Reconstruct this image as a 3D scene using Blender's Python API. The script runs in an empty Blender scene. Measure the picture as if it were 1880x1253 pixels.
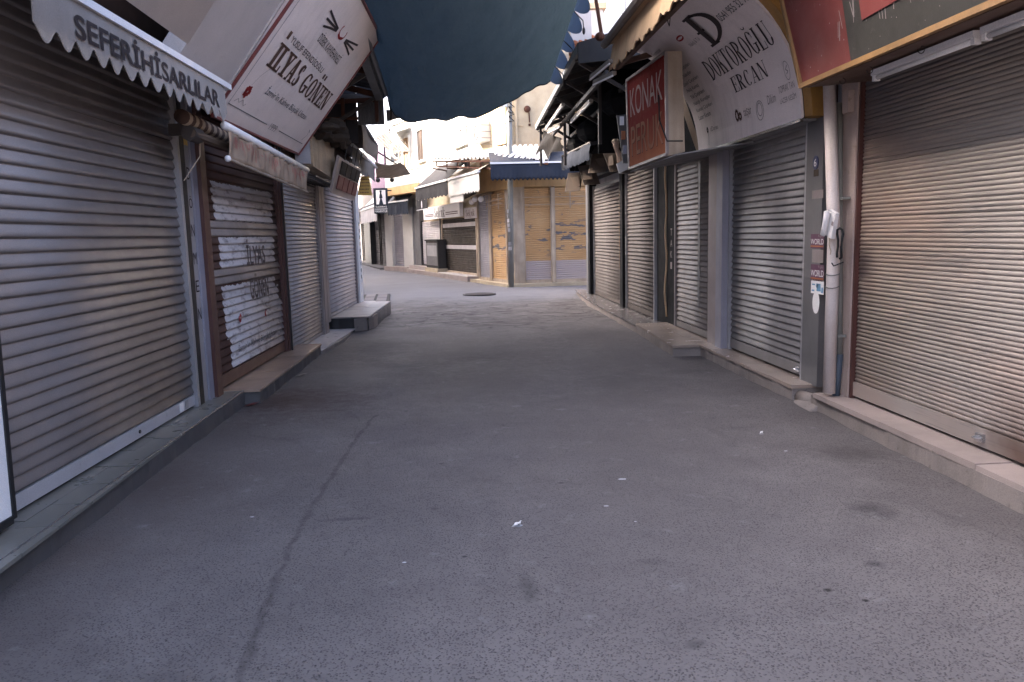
import bpy, bmesh, math, random
from mathutils import Vector, Matrix
random.seed(7)
SC = bpy.context.scene
COL = SC.collection

# ------------------------------------------------------------------ camera
F, CX, CY, ROLL, CAMH = 1410.0, 940.0, 626.5, 0.026, 1.5
def _unroll(px, py):
    c, s = math.cos(ROLL), math.sin(ROLL); dx, dy = px-CX, py-CY
    return dx*c-dy*s, dx*s+dy*c
_u = _unroll(835, 433)
PITCH = math.atan2(-_u[1], F)
def _ray0(px, py):
    ux, uy = _unroll(px, py)
    x, y, z = ux/F, 1.0, -uy/F
    cp, sp = math.cos(PITCH), math.sin(PITCH)
    return Vector((x, y*cp+z*sp, -y*sp+z*cp))
_d = _ray0(835, 433); YAW = math.atan2(_d.x, _d.y)
def ray(px, py):
    d = _ray0(px, py); c, s = math.cos(YAW), math.sin(YAW)
    return Vector((d.x*c-d.y*s, d.x*s+d.y*c, d.z))
EYE = Vector((0, 0, CAMH))
_f = ray(CX, CY); _r = (ray(CX+1000, CY)-_f).normalized(); _up = -(ray(CX, CY+1000)-_f).normalized(); _f.normalize()
cd = bpy.data.cameras.new('camera'); cam = bpy.data.objects.new('camera', cd); COL.objects.link(cam)
cam.matrix_world = Matrix(((_r.x, _up.x, -_f.x, 0), (_r.y, _up.y, -_f.y, 0), (_r.z, _up.z, -_f.z, CAMH), (0, 0, 0, 1)))
cd.sensor_width = 36; cd.lens = 36*F/1880; cd.clip_start = .05; cd.clip_end = 900
SC.camera = cam

# ------------------------------------------------------------------ light
SUN_DIR = Vector((-.82, .26, .44)).normalized()          # towards the sun
SUN_EL = math.asin(SUN_DIR.z); SUN_AZ = math.atan2(SUN_DIR.x, SUN_DIR.y)
wd = bpy.data.worlds.new('World'); SC.world = wd; wd.use_nodes = True
wn = wd.node_tree; bg = wn.nodes['Background']
sky = wn.nodes.new('ShaderNodeTexSky'); sky.sky_type = 'NISHITA'; sky.sun_disc = False
sky.sun_elevation = SUN_EL; sky.sun_rotation = SUN_AZ
sky.air_density = 0.45; sky.dust_density = 9.0; sky.ozone_density = 0.8
wn.links.new(sky.outputs[0], bg.inputs[0]); bg.inputs[1].default_value = 0.15
sl = bpy.data.lights.new('sun', 'SUN'); sun = bpy.data.objects.new('sun', sl); COL.objects.link(sun)
sl.energy = 2.0; sl.angle = math.radians(.53); sl.color = (1, .93, .83)
sun.rotation_euler = (-SUN_DIR).to_track_quat('-Z', 'Y').to_euler(); sun.location = (-20, -10, 30)
SC.view_settings.view_transform = 'Standard'; SC.view_settings.look = 'None'
SC.view_settings.exposure = 3.85; SC.view_settings.gamma = 1; SC.view_settings.use_curve_mapping = False
SC.cycles.max_bounces = 8; SC.cycles.diffuse_bounces = 5; SC.cycles.use_denoising = True

# ------------------------------------------------------------------ planes of the place
def LX(y): return -2.33+.031*(y-4)
def LP(y, z, off=0): return Vector((LX(y)+off, y, z))     # left shop line, off = towards the street
def RP(y, z, off=0): return Vector((3.13-off, y, z))      # right shop line
def hit(px, py, p0, d):
    r = ray(px, py); n = Vector((d[1], -d[0]))
    t = (n.x*(p0[0]-EYE.x)+n.y*(p0[1]-EYE.y))/(n.x*r.x+n.y*r.y)
    return EYE+r*t
def Lh(px, py, off=0): return hit(px, py, (-2.33+off, 4), (.031, 1))
def Rh(px, py, off=0): return hit(px, py, (3.13-off, 0), (0, 1))
def Yh(px, py, y): return hit(px, py, (0, y), (1, 0))
def Gh(px, py, z=0):
    r = ray(px, py); return EYE+r*((z-CAMH)/r.z)

# ------------------------------------------------------------------ mesh helpers
WL = {}
class MB:
    def __init__(s): s.v = []; s.f = []; s.mi = []
    def add(s, vs, fs, mi=0):
        n = len(s.v); s.v += [Vector(v) for v in vs]
        for f in fs: s.f.append([i+n for i in f]); s.mi.append(mi)
        return s
    def quad(s, a, b, c, d, mi=0): return s.add([a, b, c, d], [(0, 1, 2, 3)], mi)
    def hexa(s, p, mi=0):   # p: 8 corners, bottom loop then top loop
        return s.add(p, [(0, 3, 2, 1), (4, 5, 6, 7), (0, 1, 5, 4), (1, 2, 6, 5), (2, 3, 7, 6), (3, 0, 4, 7)], mi)
    def box(s, x0, x1, y0, y1, z0, z1, mi=0):
        return s.hexa([(x0, y0, z0), (x1, y0, z0), (x1, y1, z0), (x0, y1, z0), (x0, y0, z1), (x1, y0, z1), (x1, y1, z1), (x0, y1, z1)], mi)
    def wbox(s, P, a0, a1, z0, z1, o0, o1, mi=0):   # box in a wall frame P(a, z, off)
        return s.hexa([P(a0, z0, o0), P(a1, z0, o0), P(a1, z0, o1), P(a0, z0, o1), P(a0, z1, o0), P(a1, z1, o0), P(a1, z1, o1), P(a0, z1, o1)], mi)
    def prism(s, pts, vec, mi=0):
        n = len(pts); vec = Vector(vec); b = [Vector(p) for p in pts]; t = [p+vec for p in b]
        fs = [tuple(range(n)), tuple(range(2*n-1, n-1, -1))]+[(i, i+n, (i+1) % n+n, (i+1) % n) for i in range(n)]
        return s.add(b+t, fs, mi)
    def tube(s, pts, r, n=8, mi=0):
        pts = [Vector(p) for p in pts]; rings = []
        for i, p in enumerate(pts):
            d = (pts[min(i+1, len(pts)-1)]-pts[max(i-1, 0)]).normalized()
            a = d.orthogonal().normalized() if i == 0 else (pa-d*pa.dot(d)).normalized()
            pa = a; b = d.cross(a); rr = r[i] if isinstance(r, (list, tuple)) else r
            rings.append([p+(a*math.cos(2*math.pi*k/n)+b*math.sin(2*math.pi*k/n))*rr for k in range(n)])
        vs = [v for R in rings for v in R]; fs = []
        for i in range(len(rings)-1):
            for k in range(n): fs.append((i*n+k, i*n+(k+1) % n, (i+1)*n+(k+1) % n, (i+1)*n+k))
        fs.append(tuple(range(n-1, -1, -1))); fs.append(tuple((len(rings)-1)*n+k for k in range(n)))
        return s.add(vs, fs, mi)
    def bar(s, a, b, w, h=None, mi=0):   # rectangular bar from a to b
        a, b = Vector(a), Vector(b); h = h or w; d = (b-a).normalized()
        up = Vector((0, 0, 1)) if abs(d.z) < .9 else Vector((1, 0, 0))
        x = d.cross(up).normalized()*w/2; y = x.cross(d).normalized()*h/2
        return s.hexa([a-x-y, a+x-y, a+x+y, a-x+y, b-x-y, b+x-y, b+x+y, b-x+y], mi)
    def sheet(s, fn, nu, nv, th=None, mi=0):   # fn(u, v); th = thickness vector
        g = [[Vector(fn(i/nu, j/nv)) for j in range(nv+1)] for i in range(nu+1)]
        idx = lambda i, j: i*(nv+1)+j
        vs = [p for r in g for p in r]
        fs = [(idx(i, j), idx(i+1, j), idx(i+1, j+1), idx(i, j+1)) for i in range(nu) for j in range(nv)]
        if th is not None:
            th = Vector(th); n = len(vs); vs = vs+[p+th for p in vs]
            fs += [tuple(k+n for k in reversed(f)) for f in list(fs)]
            edge = [(idx(i, 0), idx(i+1, 0)) for i in range(nu)]+[(idx(nu, j), idx(nu, j+1)) for j in range(nv)]
            edge += [(idx(i+1, nv), idx(i, nv)) for i in reversed(range(nu))]+[(idx(0, j+1), idx(0, j)) for j in reversed(range(nv))]
            fs += [(b, a, a+n, b+n) for a, b in edge]
        return s.add(vs, fs, mi)
    def ball(s, c, rx, ry=None, rz=None, nu=10, nv=7, mi=0):
        c = Vector(c); ry = ry or rx; rz = rz or rx
        vs = [c+Vector((0, 0, -rz))]
        for j in range(1, nv):
            t = -math.pi/2+math.pi*j/nv
            vs += [c+Vector((rx*math.cos(t)*math.cos(2*math.pi*k/nu), ry*math.cos(t)*math.sin(2*math.pi*k/nu), rz*math.sin(t))) for k in range(nu)]
        vs.append(c+Vector((0, 0, rz))); fs = []
        for k in range(nu):
            fs.append((0, 1+(k+1) % nu, 1+k)); fs.append((len(vs)-1, 1+(nv-2)*nu+k, 1+(nv-2)*nu+(k+1) % nu))
        for j in range(nv-2):
            for k in range(nu): fs.append((1+j*nu+k, 1+j*nu+(k+1) % nu, 1+(j+1)*nu+(k+1) % nu, 1+(j+1)*nu+k))
        return s.add(vs, fs, mi)
    def build(s, name, mats, parent=None, smooth=False, label=None, cat=None, group=None, kind=None, fixn=True, base=None):
        if not isinstance(mats, (list, tuple)): mats = [mats]
        mn = Vector((min(v.x for v in s.v), min(v.y for v in s.v), min(v.z for v in s.v)))
        mx = Vector((max(v.x for v in s.v), max(v.y for v in s.v), max(v.z for v in s.v)))
        c = Vector(base) if base is not None else Vector(((mn.x+mx.x)/2, (mn.y+mx.y)/2, mn.z))
        me = bpy.data.meshes.new(name)
        me.from_pydata([v-c for v in s.v], [], s.f)
        for m in mats: me.materials.append(m)
        me.polygons.foreach_set('material_index', s.mi)
        if smooth: me.polygons.foreach_set('use_smooth', [True]*len(me.polygons))
        if fixn:
            bm = bmesh.new(); bm.from_mesh(me); bmesh.ops.recalc_face_normals(bm, faces=bm.faces); bm.to_mesh(me); bm.free()
        me.update()
        o = bpy.data.objects.new(name, me); COL.objects.link(o); put(o, c, parent)
        tag(o, label, cat, group, kind)
        return o
def put(o, world, parent=None):
    WL[o.name] = Vector(world)
    if parent is not None: o.parent = parent; o.location = Vector(world)-WL[parent.name]
    else: o.location = world
def tag(o, label=None, cat=None, group=None, kind=None):
    if label: o['label'] = label
    if cat: o['category'] = cat
    if group: o['group'] = group
    if kind: o['kind'] = kind
def thing(name, label, cat, loc, group=None):
    o = bpy.data.objects.new(name, None); COL.objects.link(o); o.empty_display_size = .2
    put(o, loc); tag(o, label, cat, group); return o
def copyo(o, parent, world, mat=None):
    c = o.copy(); COL.objects.link(c); put(c, world, parent)
    return c

# ------------------------------------------------------------------ material helpers
class NT:
    def __init__(s, name):
        s.m = bpy.data.materials.new(name); s.m.use_nodes = True; s.t = s.m.node_tree
        s.b = s.t.nodes['Principled BSDF']; s.pos = s.t.nodes.new('ShaderNodeNewGeometry').outputs['Position']
    def N(s, typ, **kw):
        n = s.t.nodes.new(typ)
        for k, v in kw.items(): setattr(n, k, v)
        return n
    def L(s, sock, v):
        if isinstance(v, bpy.types.NodeSocket): s.t.links.new(v, sock)
        elif isinstance(v, (tuple, list, Vector)) and len(v) == 3 and sock.type == 'RGBA': sock.default_value = (*v, 1)
        else: sock.default_value = v
    def math(s, op, a, b=0, c=None, clamp=False):
        n = s.N('ShaderNodeMath', operation=op, use_clamp=clamp); s.L(n.inputs[0], a); s.L(n.inputs[1], b)
        if c is not None: s.L(n.inputs[2], c)
        return n.outputs[0]
    def vec(s, op, a, b):
        n = s.N('ShaderNodeVectorMath', operation=op); s.L(n.inputs[0], a); s.L(n.inputs[1], b); return n.outputs[0]
    def noise(s, scale=5, stretch=(1, 1, 1), detail=4, rough=.55, off=(0, 0, 0), vec=None):
        mp = s.N('ShaderNodeMapping'); s.L(mp.inputs[0], vec or s.pos); mp.inputs['Scale'].default_value = stretch; mp.inputs['Location'].default_value = off
        n = s.N('ShaderNodeTexNoise'); n.inputs['Scale'].default_value = scale; n.inputs['Detail'].default_value = detail; n.inputs['Roughness'].default_value = rough
        s.t.links.new(mp.outputs[0], n.inputs['Vector']); return n.outputs[0]
    def ramp(s, x, lo, hi, a=0., b=1.):
        n = s.N('ShaderNodeMapRange'); n.clamp = True
        for i, v in enumerate((x, lo, hi, a, b)): s.L(n.inputs[i], v)
        return n.outputs[0]
    def mix(s, fac, a, b, mode='MIX'):
        n = s.N('ShaderNodeMix', data_type='RGBA', blend_type=mode); s.L(n.inputs[0], fac); s.L(n.inputs[6], a); s.L(n.inputs[7], b); return n.outputs[2]
    def xyz(s, v=None):
        n = s.N('ShaderNodeSeparateXYZ'); s.L(n.inputs[0], v or s.pos); return n.outputs
    def bump(s, h, strength=.3, dist=.01):
        n = s.N('ShaderNodeBump'); n.inputs['Strength'].default_value = strength; n.inputs['Distance'].default_value = dist
        s.L(n.inputs['Height'], h); s.t.links.new(n.outputs[0], s.b.inputs['Normal'])
    def out(s, col, rough=.6, metal=0., spec=None):
        s.L(s.b.inputs['Base Color'], col); s.L(s.b.inputs['Roughness'], rough); s.L(s.b.inputs['Metallic'], metal)
        if spec is not None: s.b.inputs['Specular IOR Level'].default_value = spec
        return s.m
def mul(c, k): return tuple(min(1, x*k) for x in c)
MC = {}
def mat(name, col, rough=.6, metal=0., var=.15, scale=2.5, streak=0., dirt=(.06, .05, .045), spots=0., bump=.15, bscale=90, rnd=0., grain=.12, spec=None, splash=0., scuff=0.):
    if name in MC: return MC[name]
    k = NT(name)
    c = k.mix(k.ramp(k.noise(scale), .3, .7), mul(col, 1-var), mul(col, 1+var))
    g = k.noise(bscale*2.2, detail=2)
    c = k.mix(1, c, k.mix(k.ramp(g, .3, .7), (1-grain,)*3, (1+grain,)*3), 'MULTIPLY')
    if streak:
        st = k.ramp(k.noise(9, (1, 1, .09), 5, .6), .45, .75)
        st = k.math('MULTIPLY', st, k.ramp(k.noise(.9, off=(3, 7, 1)), .35, .65))
        c = k.mix(k.math('MULTIPLY', st, streak), c, dirt)
    if spots:
        sp = k.ramp(k.noise(scale*5, (1, 1, 1), 8, .7, off=(5, 1, 9)), .60, .68)
        c = k.mix(k.math('MULTIPLY', sp, spots), c, dirt)
    if scuff:
        sc = k.math('MULTIPLY', k.ramp(k.noise(6, (1, .30, 16), 6, .66, off=(2, 4, 1)), .58, .67), k.ramp(k.noise(1.1, off=(1, 8, 2)), .42, .62))
        c = k.mix(k.math('MULTIPLY', sc, scuff), c, (.07, .065, .06))
    if splash:
        zz = k.math('ADD', k.xyz()[2], k.math('MULTIPLY', k.math('SUBTRACT', k.noise(5, (1, 1, .4), 6, .6), .5), .7))
        c = k.mix(k.math('MULTIPLY', k.ramp(zz, .1, .75, 1, 0), splash), c, (.085, .07, .06))
    if rnd:
        oi = k.N('ShaderNodeObjectInfo').outputs['Random']
        v = k.ramp(oi, 0, 1, 1-rnd, 1+rnd); cv = k.N('ShaderNodeCombineColor')
        for i in range(3): k.L(cv.inputs[i], v)
        c = k.mix(1, c, cv.outputs[0], 'MULTIPLY')
    dr = min(.1, rough*.12); r = k.ramp(k.noise(scale*3, off=(1, 2, 3)), .3, .7, rough-dr, min(1, rough+dr))
    if bump: k.bump(k.noise(bscale, detail=3), bump, .004)
    if spec is None and rough >= .7: spec = .15
    MC[name] = k.out(c, r, metal, spec); return MC[name]

# ------------------------------------------------------------------ lettering (flat print as thin geometry)
def sans(s, bold=0.):
    cu = bpy.data.curves.new('t', 'FONT'); cu.body = s; cu.resolution_u = 4; cu.offset = bold
    o = bpy.data.objects.new('t', cu); COL.objects.link(o)
    bpy.context.view_layer.update(); dg = bpy.context.evaluated_depsgraph_get()
    me = bpy.data.meshes.new_from_object(o.evaluated_get(dg))
    vs = [(v.co.x, v.co.y) for v in me.vertices]; fs = [tuple(p.vertices) for p in me.polygons]
    bpy.data.objects.remove(o); bpy.data.curves.remove(cu); bpy.data.meshes.remove(me)
    return norm(vs, fs)
def norm(vs, fs):
    x0 = min(v[0] for v in vs); x1 = max(v[0] for v in vs); y0 = min(v[1] for v in vs); y1 = max(v[1] for v in vs)
    return [((x-x0)/(x1-x0), (y-y0)/(y1-y0)) for x, y in vs], fs
def glyph(ch, T, t):
    """one serif capital (or small letter): (width, [polygons]) with T the stem and t the hairline"""
    P = []; sf = T*.55
    R = lambda x0, y0, x1, y1: P.append([(x0, y0), (x1, y0), (x1, y1), (x0, y1)])
    def stem(x, y0=0, y1=1, top=1, bot=1, w=T):
        R(x, y0, x+w, y1)
        if bot: R(x-sf, y0, x+w+sf, y0+t)
        if top: R(x-sf, y1-t, x+w+sf, y1)
    D = lambda x0, y0, x1, y1, w: P.append([(x0, y0), (x0+w, y0), (x1+w, y1), (x1, y1)])
    def ring(cx, cy, rx, ry, a0, a1, n=18, tx=T, ty=t):
        for i in range(n):
            A, B = [math.radians(a0+(a1-a0)*(i+k)/n) for k in (0, 1)]
            q = lambda a, o: (cx+(rx-o*tx)*math.cos(a), cy+(ry-o*ty)*math.sin(a))
            P.append([q(A, 0), q(B, 0), q(B, 1), q(A, 1)])
    if ch == ' ': return .35, []
    base = {'İ': 'I', 'Ğ': 'G', 'Ö': 'O', 'ç': 'c'}.get(ch, ch)
    w = {'D': .62, 'O': .62, 'K': .64, 'T': .56, 'R': .62, 'G': .64, 'L': .52, 'U': .62, 'E': .52, 'C': .58, 'A': .66, 'N': .66, 'I': .28, 'Y': .62, 'S': .5,
         'e': .42, 'l': .22, 'c': .4, 'u': .46, 'k': .48}[base]
    if base == 'D': stem(.07); ring(.1, .5, w-.1, .5, -90, 90)
    elif base == 'O': ring(w/2, .5, w/2-.02, .5, 0, 360, 28)
    elif base == 'K': stem(.07); D(.07+T, .42, w-.16, 1, t*1.3); D(w-.04-T, 0, .16+T*.6, .55, T); R(w-.26, 1-t, w, 1); R(w-.16-T, 0, w+.03, t)
    elif base == 'T': stem(w/2-T/2, top=0); R(0, 1-t, w, 1); R(0, .78, t, 1); R(w-t, .78, w, 1)
    elif base == 'R': stem(.07); ring(.1, .74, w-.2, .26, -90, 90, 12); D(w-.06-T, 0, .2, .5, T); R(w-.1-T, 0, w+.02, t)
    elif base in 'GC':
        ring(w/2, .5, w/2-.02, .5, 42, 318, 24)
        R(w-.1-t, .68, w-.1, .95)
        if base == 'G': R(w-.06-T, .06, w-.06, .44); R(w-.2-T, .44-t, w+.02, .44)
    elif base == 'L': stem(.07); R(.07, 0, w, t); R(w-t, 0, w, .3)
    elif base == 'U': stem(.06, .25, 1, 1, 0); stem(w-.08-t, .25, 1, 1, 0, t); ring(w/2-.01, .28, w/2-.05, .28, 180, 360, 14)
    elif base == 'E': stem(.07); R(.07, 0, w, t); R(w-t, 0, w, .28); R(.07, 1-t, w-.03, 1); R(w-.03-t, .74, w-.03, 1); R(.07, .5-t/2, w-.14, .5+t/2); R(w-.14-t, .38, w-.14, .62)
    elif base == 'A': D(.06, 0, w/2-t, 1, t*1.2); D(w-.06-T, 0, w/2-T/2, 1, T); R(.16, .3, w-.2, .3+t); R(-.02, 0, .2, t); R(w-.12-T, 0, w+.02, t)
    elif base == 'N': stem(.07, 0, 1, 1, 1, t); stem(w-.09-t, 0, 1, 1, 0, t); D(w-.09-T, 0, .05, 1, T)
    elif base == 'I': stem(w/2-T/2)
    elif base == 'Y': stem(w/2-T/2, 0, .5, 0, 1); D(w/2-T/2, .45, .03, 1, T); D(w/2, .45, w-.14, 1, t*1.3); R(-.03, 1-t, .16+T, 1); R(w-.24, 1-t, w+.02, 1)
    elif base == 'S': ring(w/2, .745, w/2-.04, .255, 40, 270, 16); ring(w/2, .26, w/2-.02, .26, -140, 90, 16); R(w-.08-t, .72, w-.08, .96); R(.03, .04, .03+t, .3)
    elif base == 'l': stem(w/2-T/2)
    elif base == 'e': ring(w/2, .34, w/2-.02, .34, 30, 330, 18); R(.06, .34, w-.03, .34+t); ring(w/2, .34, w/2-.02, .34, 0, 30, 4)
    elif base == 'c': ring(w/2, .34, w/2-.02, .34, 45, 315, 18)
    elif base == 'u': stem(.05, .2, .66, 1, 0); stem(w-.07-T, 0, .66, 1, 1); ring(w/2-.01, .22, w/2-.05, .22, 180, 360, 10)
    elif base == 'k': stem(.05); D(.05+T, .25, w-.14, .66, t); D(w-.06-T, 0, .12+T*.5, .38, T); R(w-.24, .66-t, w, .66); R(w-.12-T, 0, w+.02, t)
    if ch in 'İ': R(w/2-T/2, 1.08, w/2+T/2, 1.2)
    if ch == 'Ö': R(.16, 1.08, .16+.1, 1.2); R(w-.26, 1.08, w-.16, 1.2)
    if ch == 'Ğ': ring(w/2, 1.22, .15, .12, 180, 360, 8, .05, .05)
    if ch == 'ç': R(w/2-t/2, -.12, w/2+t/2, 0); R(w/2-.12, -.2, w/2+t/2, -.12)
    return w, P
def serif(s, T=.14, t=.035, gap=.07):
    x = 0; vs = []; fs = []
    for ch in s:
        w, polys = glyph(ch, T, t)
        for q in polys:
            n = len(vs); vs += [(x+a, b) for a, b in q]; fs.append(tuple(range(n, n+len(q))))
        x += w+gap
    x -= gap
    return [(a/x, b) for a, b in vs], fs
def letters(parent, txt, fn, m, u0, v0, u1, v1, name='lettering', shear=0.):
    """txt: (verts in unit box, faces); fn(u, v) gives the 3-D point a hair in front of the sign face"""
    vs, fs = txt; mb = MB(); du, dv = u1-u0, v1-v0
    mb.add([fn(u0+(x+shear*y)*du, v0+y*dv) for x, y in vs], fs)
    return mb.build(name, m, parent, fixn=False)
def flat(o, eu, ev, n, lift=.003):
    o, eu, ev, n = Vector(o), Vector(eu), Vector(ev), Vector(n)
    return lambda u, v: o+eu*u+ev*v+n*lift
def outline(mb, fn, pts, w, closed=False):
    """thin printed line following (u, v) points on a sign face"""
    n = len(pts)
    for i in range(n if closed else n-1):
        a, b = Vector(pts[i]), Vector(pts[(i+1) % n]); d = (b-a).normalized(); q = Vector((-d.y, d.x))*w/2
        mb.quad(fn(*(a-q)), fn(*(b-q)), fn(*(b+q)), fn(*(a+q)))

# ------------------------------------------------------------------ materials
def asphalt():
    k = NT('asphalt'); x, y, z = k.xyz()
    base = k.mix(k.ramp(k.noise(.7, detail=5), .3, .7), (.112, .100, .097), (.146, .131, .127))
    base = k.mix(k.ramp(k.noise(3.2, off=(4, 2, 0), detail=6), .35, .7), base, k.mix(.5, base, (.09, .08, .08)))
    # aggregate: pale stones in dark binder
    vo = k.N('ShaderNodeTexVoronoi', feature='F1'); vo.inputs['Scale'].default_value = 95; k.L(vo.inputs['Vector'], k.pos)
    st = k.ramp(vo.outputs['Distance'], .16, .46, 1, 0)
    ag = k.ramp(k.noise(70, detail=4), .36, .54)
    base = k.mix(1, base, k.mix(k.math('MULTIPLY', st, ag), (1.22, 1.22, 1.22), (.50, .49, .50)), 'MULTIPLY')
    vo2 = k.N('ShaderNodeTexVoronoi', feature='F1'); vo2.inputs['Scale'].default_value = 38; k.L(vo2.inputs['Vector'], k.pos)
    pit = k.math('MULTIPLY', k.ramp(vo2.outputs['Distance'], .10, .24, 1, 0), k.ramp(k.noise(2.1, off=(9, 0, 0)), .32, .55))
    base = k.mix(k.math('MULTIPLY', pit, .7), base, (.03, .03, .033))
    # smoother, dirtier worn strip along both kerbs
    warp = k.math('MULTIPLY', k.math('SUBTRACT', k.noise(1.6, detail=6, off=(2, 2, 2)), .5), 1.3)
    edge = k.ramp(k.math('ADD', k.math('ABSOLUTE', k.math('SUBTRACT', x, .55)), warp), 1.75, 2.6)
    base = k.mix(k.math('MULTIPLY', edge, .55), base, (.062, .05, .047))
    nz1 = k.math('SUBTRACT', k.noise(2.7, off=(1, 3, 0), detail=6), .5); nz2 = k.math('SUBTRACT', k.noise(40, detail=3), .5)
    nz1 = k.math('ADD', k.math('MULTIPLY', nz1, .8), k.math('MULTIPLY', k.math('SUBTRACT', k.noise(11, detail=6, off=(5, 5, 0)), .5), 1.6))
    def blob(cx, cy, rx, ry, col, f, n=.9, ns=2.5, soft=.75):
        nonlocal base
        dx = k.math('DIVIDE', k.math('SUBTRACT', x, cx), rx); dy = k.math('DIVIDE', k.math('SUBTRACT', y, cy), ry)
        d = k.math('SQRT', k.math('ADD', k.math('MULTIPLY', dx, dx), k.math('MULTIPLY', dy, dy)))
        d = k.math('ADD', d, k.math('MULTIPLY', nz1 if ns < 10 else nz2, n))
        base = k.mix(k.math('MULTIPLY', k.ramp(d, 1-soft, 1, 1, 0), f), base, col)
    def g(px, py): p = Gh(px, py); return p.x, p.y
    for (px, py), rx, ry, c, f in [((1598, 930), .15, .16, (.022, .021, .023), .62), ((1605, 1030), .055, .05, (.03, .03, .032), .55), ((970, 1075), .05, .17, (.035, .036, .035), .5),
                          ((1520, 1079), .022, .02, (.012, .012, .01), .95), ((1590, 1099), .016, .016, (.012, .012, .012), .95), ((1560, 830), .3, .28, (.035, .03, .028), .5),
                          ((1030, 884), .03, .018, (.02, .02, .02), .85), ((799, 932), .03, .03, (.03, .03, .03), .5), ((1200, 1028), .09, .06, (.04, .04, .04), .4),
                          ((560, 735), .7, 1.0, (.060, .040, .036), .7), ((500, 735), .35, .6, (.048, .026, .023), .7), ((300, 880), .25, .6, (.075, .055, .048), .6), ((150, 1010), .25, .3, (.09, .07, .062), .6), ((1275, 1180), .05, .04, (.03, .03, .03), .5), ((1002, 1020), .016, .012, (.015, .015, .015), .9),
                          ((853, 1017), .018, .014, (.02, .02, .02), .8), ((640, 950), .2, .03, (.035, .034, .036), .45), ((350, 890), .3, .35, (.07, .055, .05), .4), ((900, 690), 1.1, 1.6, (.088, .076, .074), .5),
                          ((1270, 680), .35, .2, (.05, .048, .046), .5), ((690, 640), .5, 1.2, (.06, .056, .058), .5), ((660, 690), .35, .7, (.17, .165, .165), .22), ((1140, 700), .5, .8, (.06, .055, .054), .4), ((850, 640), 1.5, 2.2, (.07, .058, .056), .5), ((1080, 610), 1.0, 2.0, (.07, .06, .058), .5)]:
        cx, cy = g(px, py); blob(cx, cy, rx, ry, c, f)
    for (px, py), r in [((950, 961), .022), ((1142, 876), .02), ((1113, 927), .01), ((462, 946), .008), ((1398, 793), .012), ((1167, 955), .006), ((742, 1028), .007), ((1443, 825), .01)]:
        cx, cy = g(px, py); blob(cx, cy, r*1.4, r*.9, (.6, .6, .62), .85, 1.4, 40, .2)
    # trodden gum, grit and hairline cracks over the whole street
    vg = k.N('ShaderNodeTexVoronoi', feature='F1'); vg.inputs['Scale'].default_value = 2.6; k.L(vg.inputs['Vector'], k.pos)
    gum = k.math('MULTIPLY', k.ramp(k.math('ADD', vg.outputs['Distance'], k.math('MULTIPLY', nz2, .05)), .03, .055, 1, 0), k.ramp(k.xyz(vg.outputs['Color'])[0], .55, .6))
    base = k.mix(k.math('MULTIPLY', gum, .6), base, (.035, .034, .034))
    vh = k.N('ShaderNodeTexVoronoi', feature='DISTANCE_TO_EDGE'); vh.inputs['Scale'].default_value = .55
    k.L(vh.inputs['Vector'], k.vec('ADD', k.pos, k.vec('MULTIPLY', k.N('ShaderNodeTexNoise').outputs['Color'], (.9, .9, 0))))
    hair = k.math('MULTIPLY', k.ramp(vh.outputs['Distance'], .002, .012, 1, 0), k.ramp(k.noise(1.3, off=(3, 9, 0), detail=5), .5, .62))
    base = k.mix(k.math('MULTIPLY', hair, .22), base, (.04, .037, .036))
    base = k.mix(k.ramp(k.noise(.45, (1, .35, 1), 6, .62, off=(11, 2, 0)), .46, .66, 0, .4), base, (.125, .108, .104))
    base = k.mix(k.ramp(k.noise(6.5, (1, .7, 1), 7, .7, off=(1, 12, 0)), .56, .70, 0, .4), base, (.085, .076, .075))
    base = k.mix(k.ramp(k.noise(5.0, (1, 1, 1), 7, .7, off=(21, 12, 0)), .60, .72, 0, .35), base, (.27, .26, .265))
    # dark dotted joint running up the left half of the street
    pts = [g(430, 1262), g(487, 1110), g(520, 1030), g(562, 945), g(612, 865), g(655, 800), g(690, 760)]
    wob = k.math('MULTIPLY', k.math('SUBTRACT', k.noise(5, detail=5), .5), .09)
    for (xa, ya), (xb, yb) in zip(pts, pts[1:]):
        t = k.ramp(y, ya, yb); xx = k.math('ADD', k.ramp(y, ya, yb, xa, xb), wob)
        d = k.math('ABSOLUTE', k.math('SUBTRACT', x, xx))
        inside = k.math('MULTIPLY', k.math('GREATER_THAN', y, ya), k.math('LESS_THAN', y, yb))
        w = k.ramp(k.noise(7, detail=4, off=(1, 5, 0)), .3, .62, .008, .036)
        m = k.math('MULTIPLY', k.ramp(k.math('DIVIDE', d, w), .3, 1, 1, 0), inside)
        base = k.mix(k.math('MULTIPLY', m, k.ramp(k.noise(14, detail=4), .3, .55, .10, .46)), base, (.03, .027, .027))
    # broken surface with cracks and dips towards the crossing
    cv = k.N('ShaderNodeMapping'); k.L(cv.inputs[0], k.vec('ADD', k.pos, k.vec('MULTIPLY', k.N('ShaderNodeTexNoise').outputs['Color'], (.6, .6, 0)))); cv.inputs['Scale'].default_value = (.75, 1.0, 1)
    vc = k.N('ShaderNodeTexVoronoi', feature='DISTANCE_TO_EDGE'); vc.inputs['Scale'].default_value = 2.3; k.t.links.new(cv.outputs[0], vc.inputs['Vector'])
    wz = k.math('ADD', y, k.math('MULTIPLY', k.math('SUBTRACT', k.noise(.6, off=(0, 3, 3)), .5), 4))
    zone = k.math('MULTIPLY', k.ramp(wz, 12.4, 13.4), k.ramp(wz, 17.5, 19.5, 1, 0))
    crack = k.math('MULTIPLY', k.ramp(vc.outputs['Distance'], .015, .07, 1, 0), zone)
    crack = k.math('MULTIPLY', crack, k.ramp(k.noise(1.7, (1, 2.2, 1), 6, .65, off=(6, 6, 0)), .42, .6))
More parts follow.
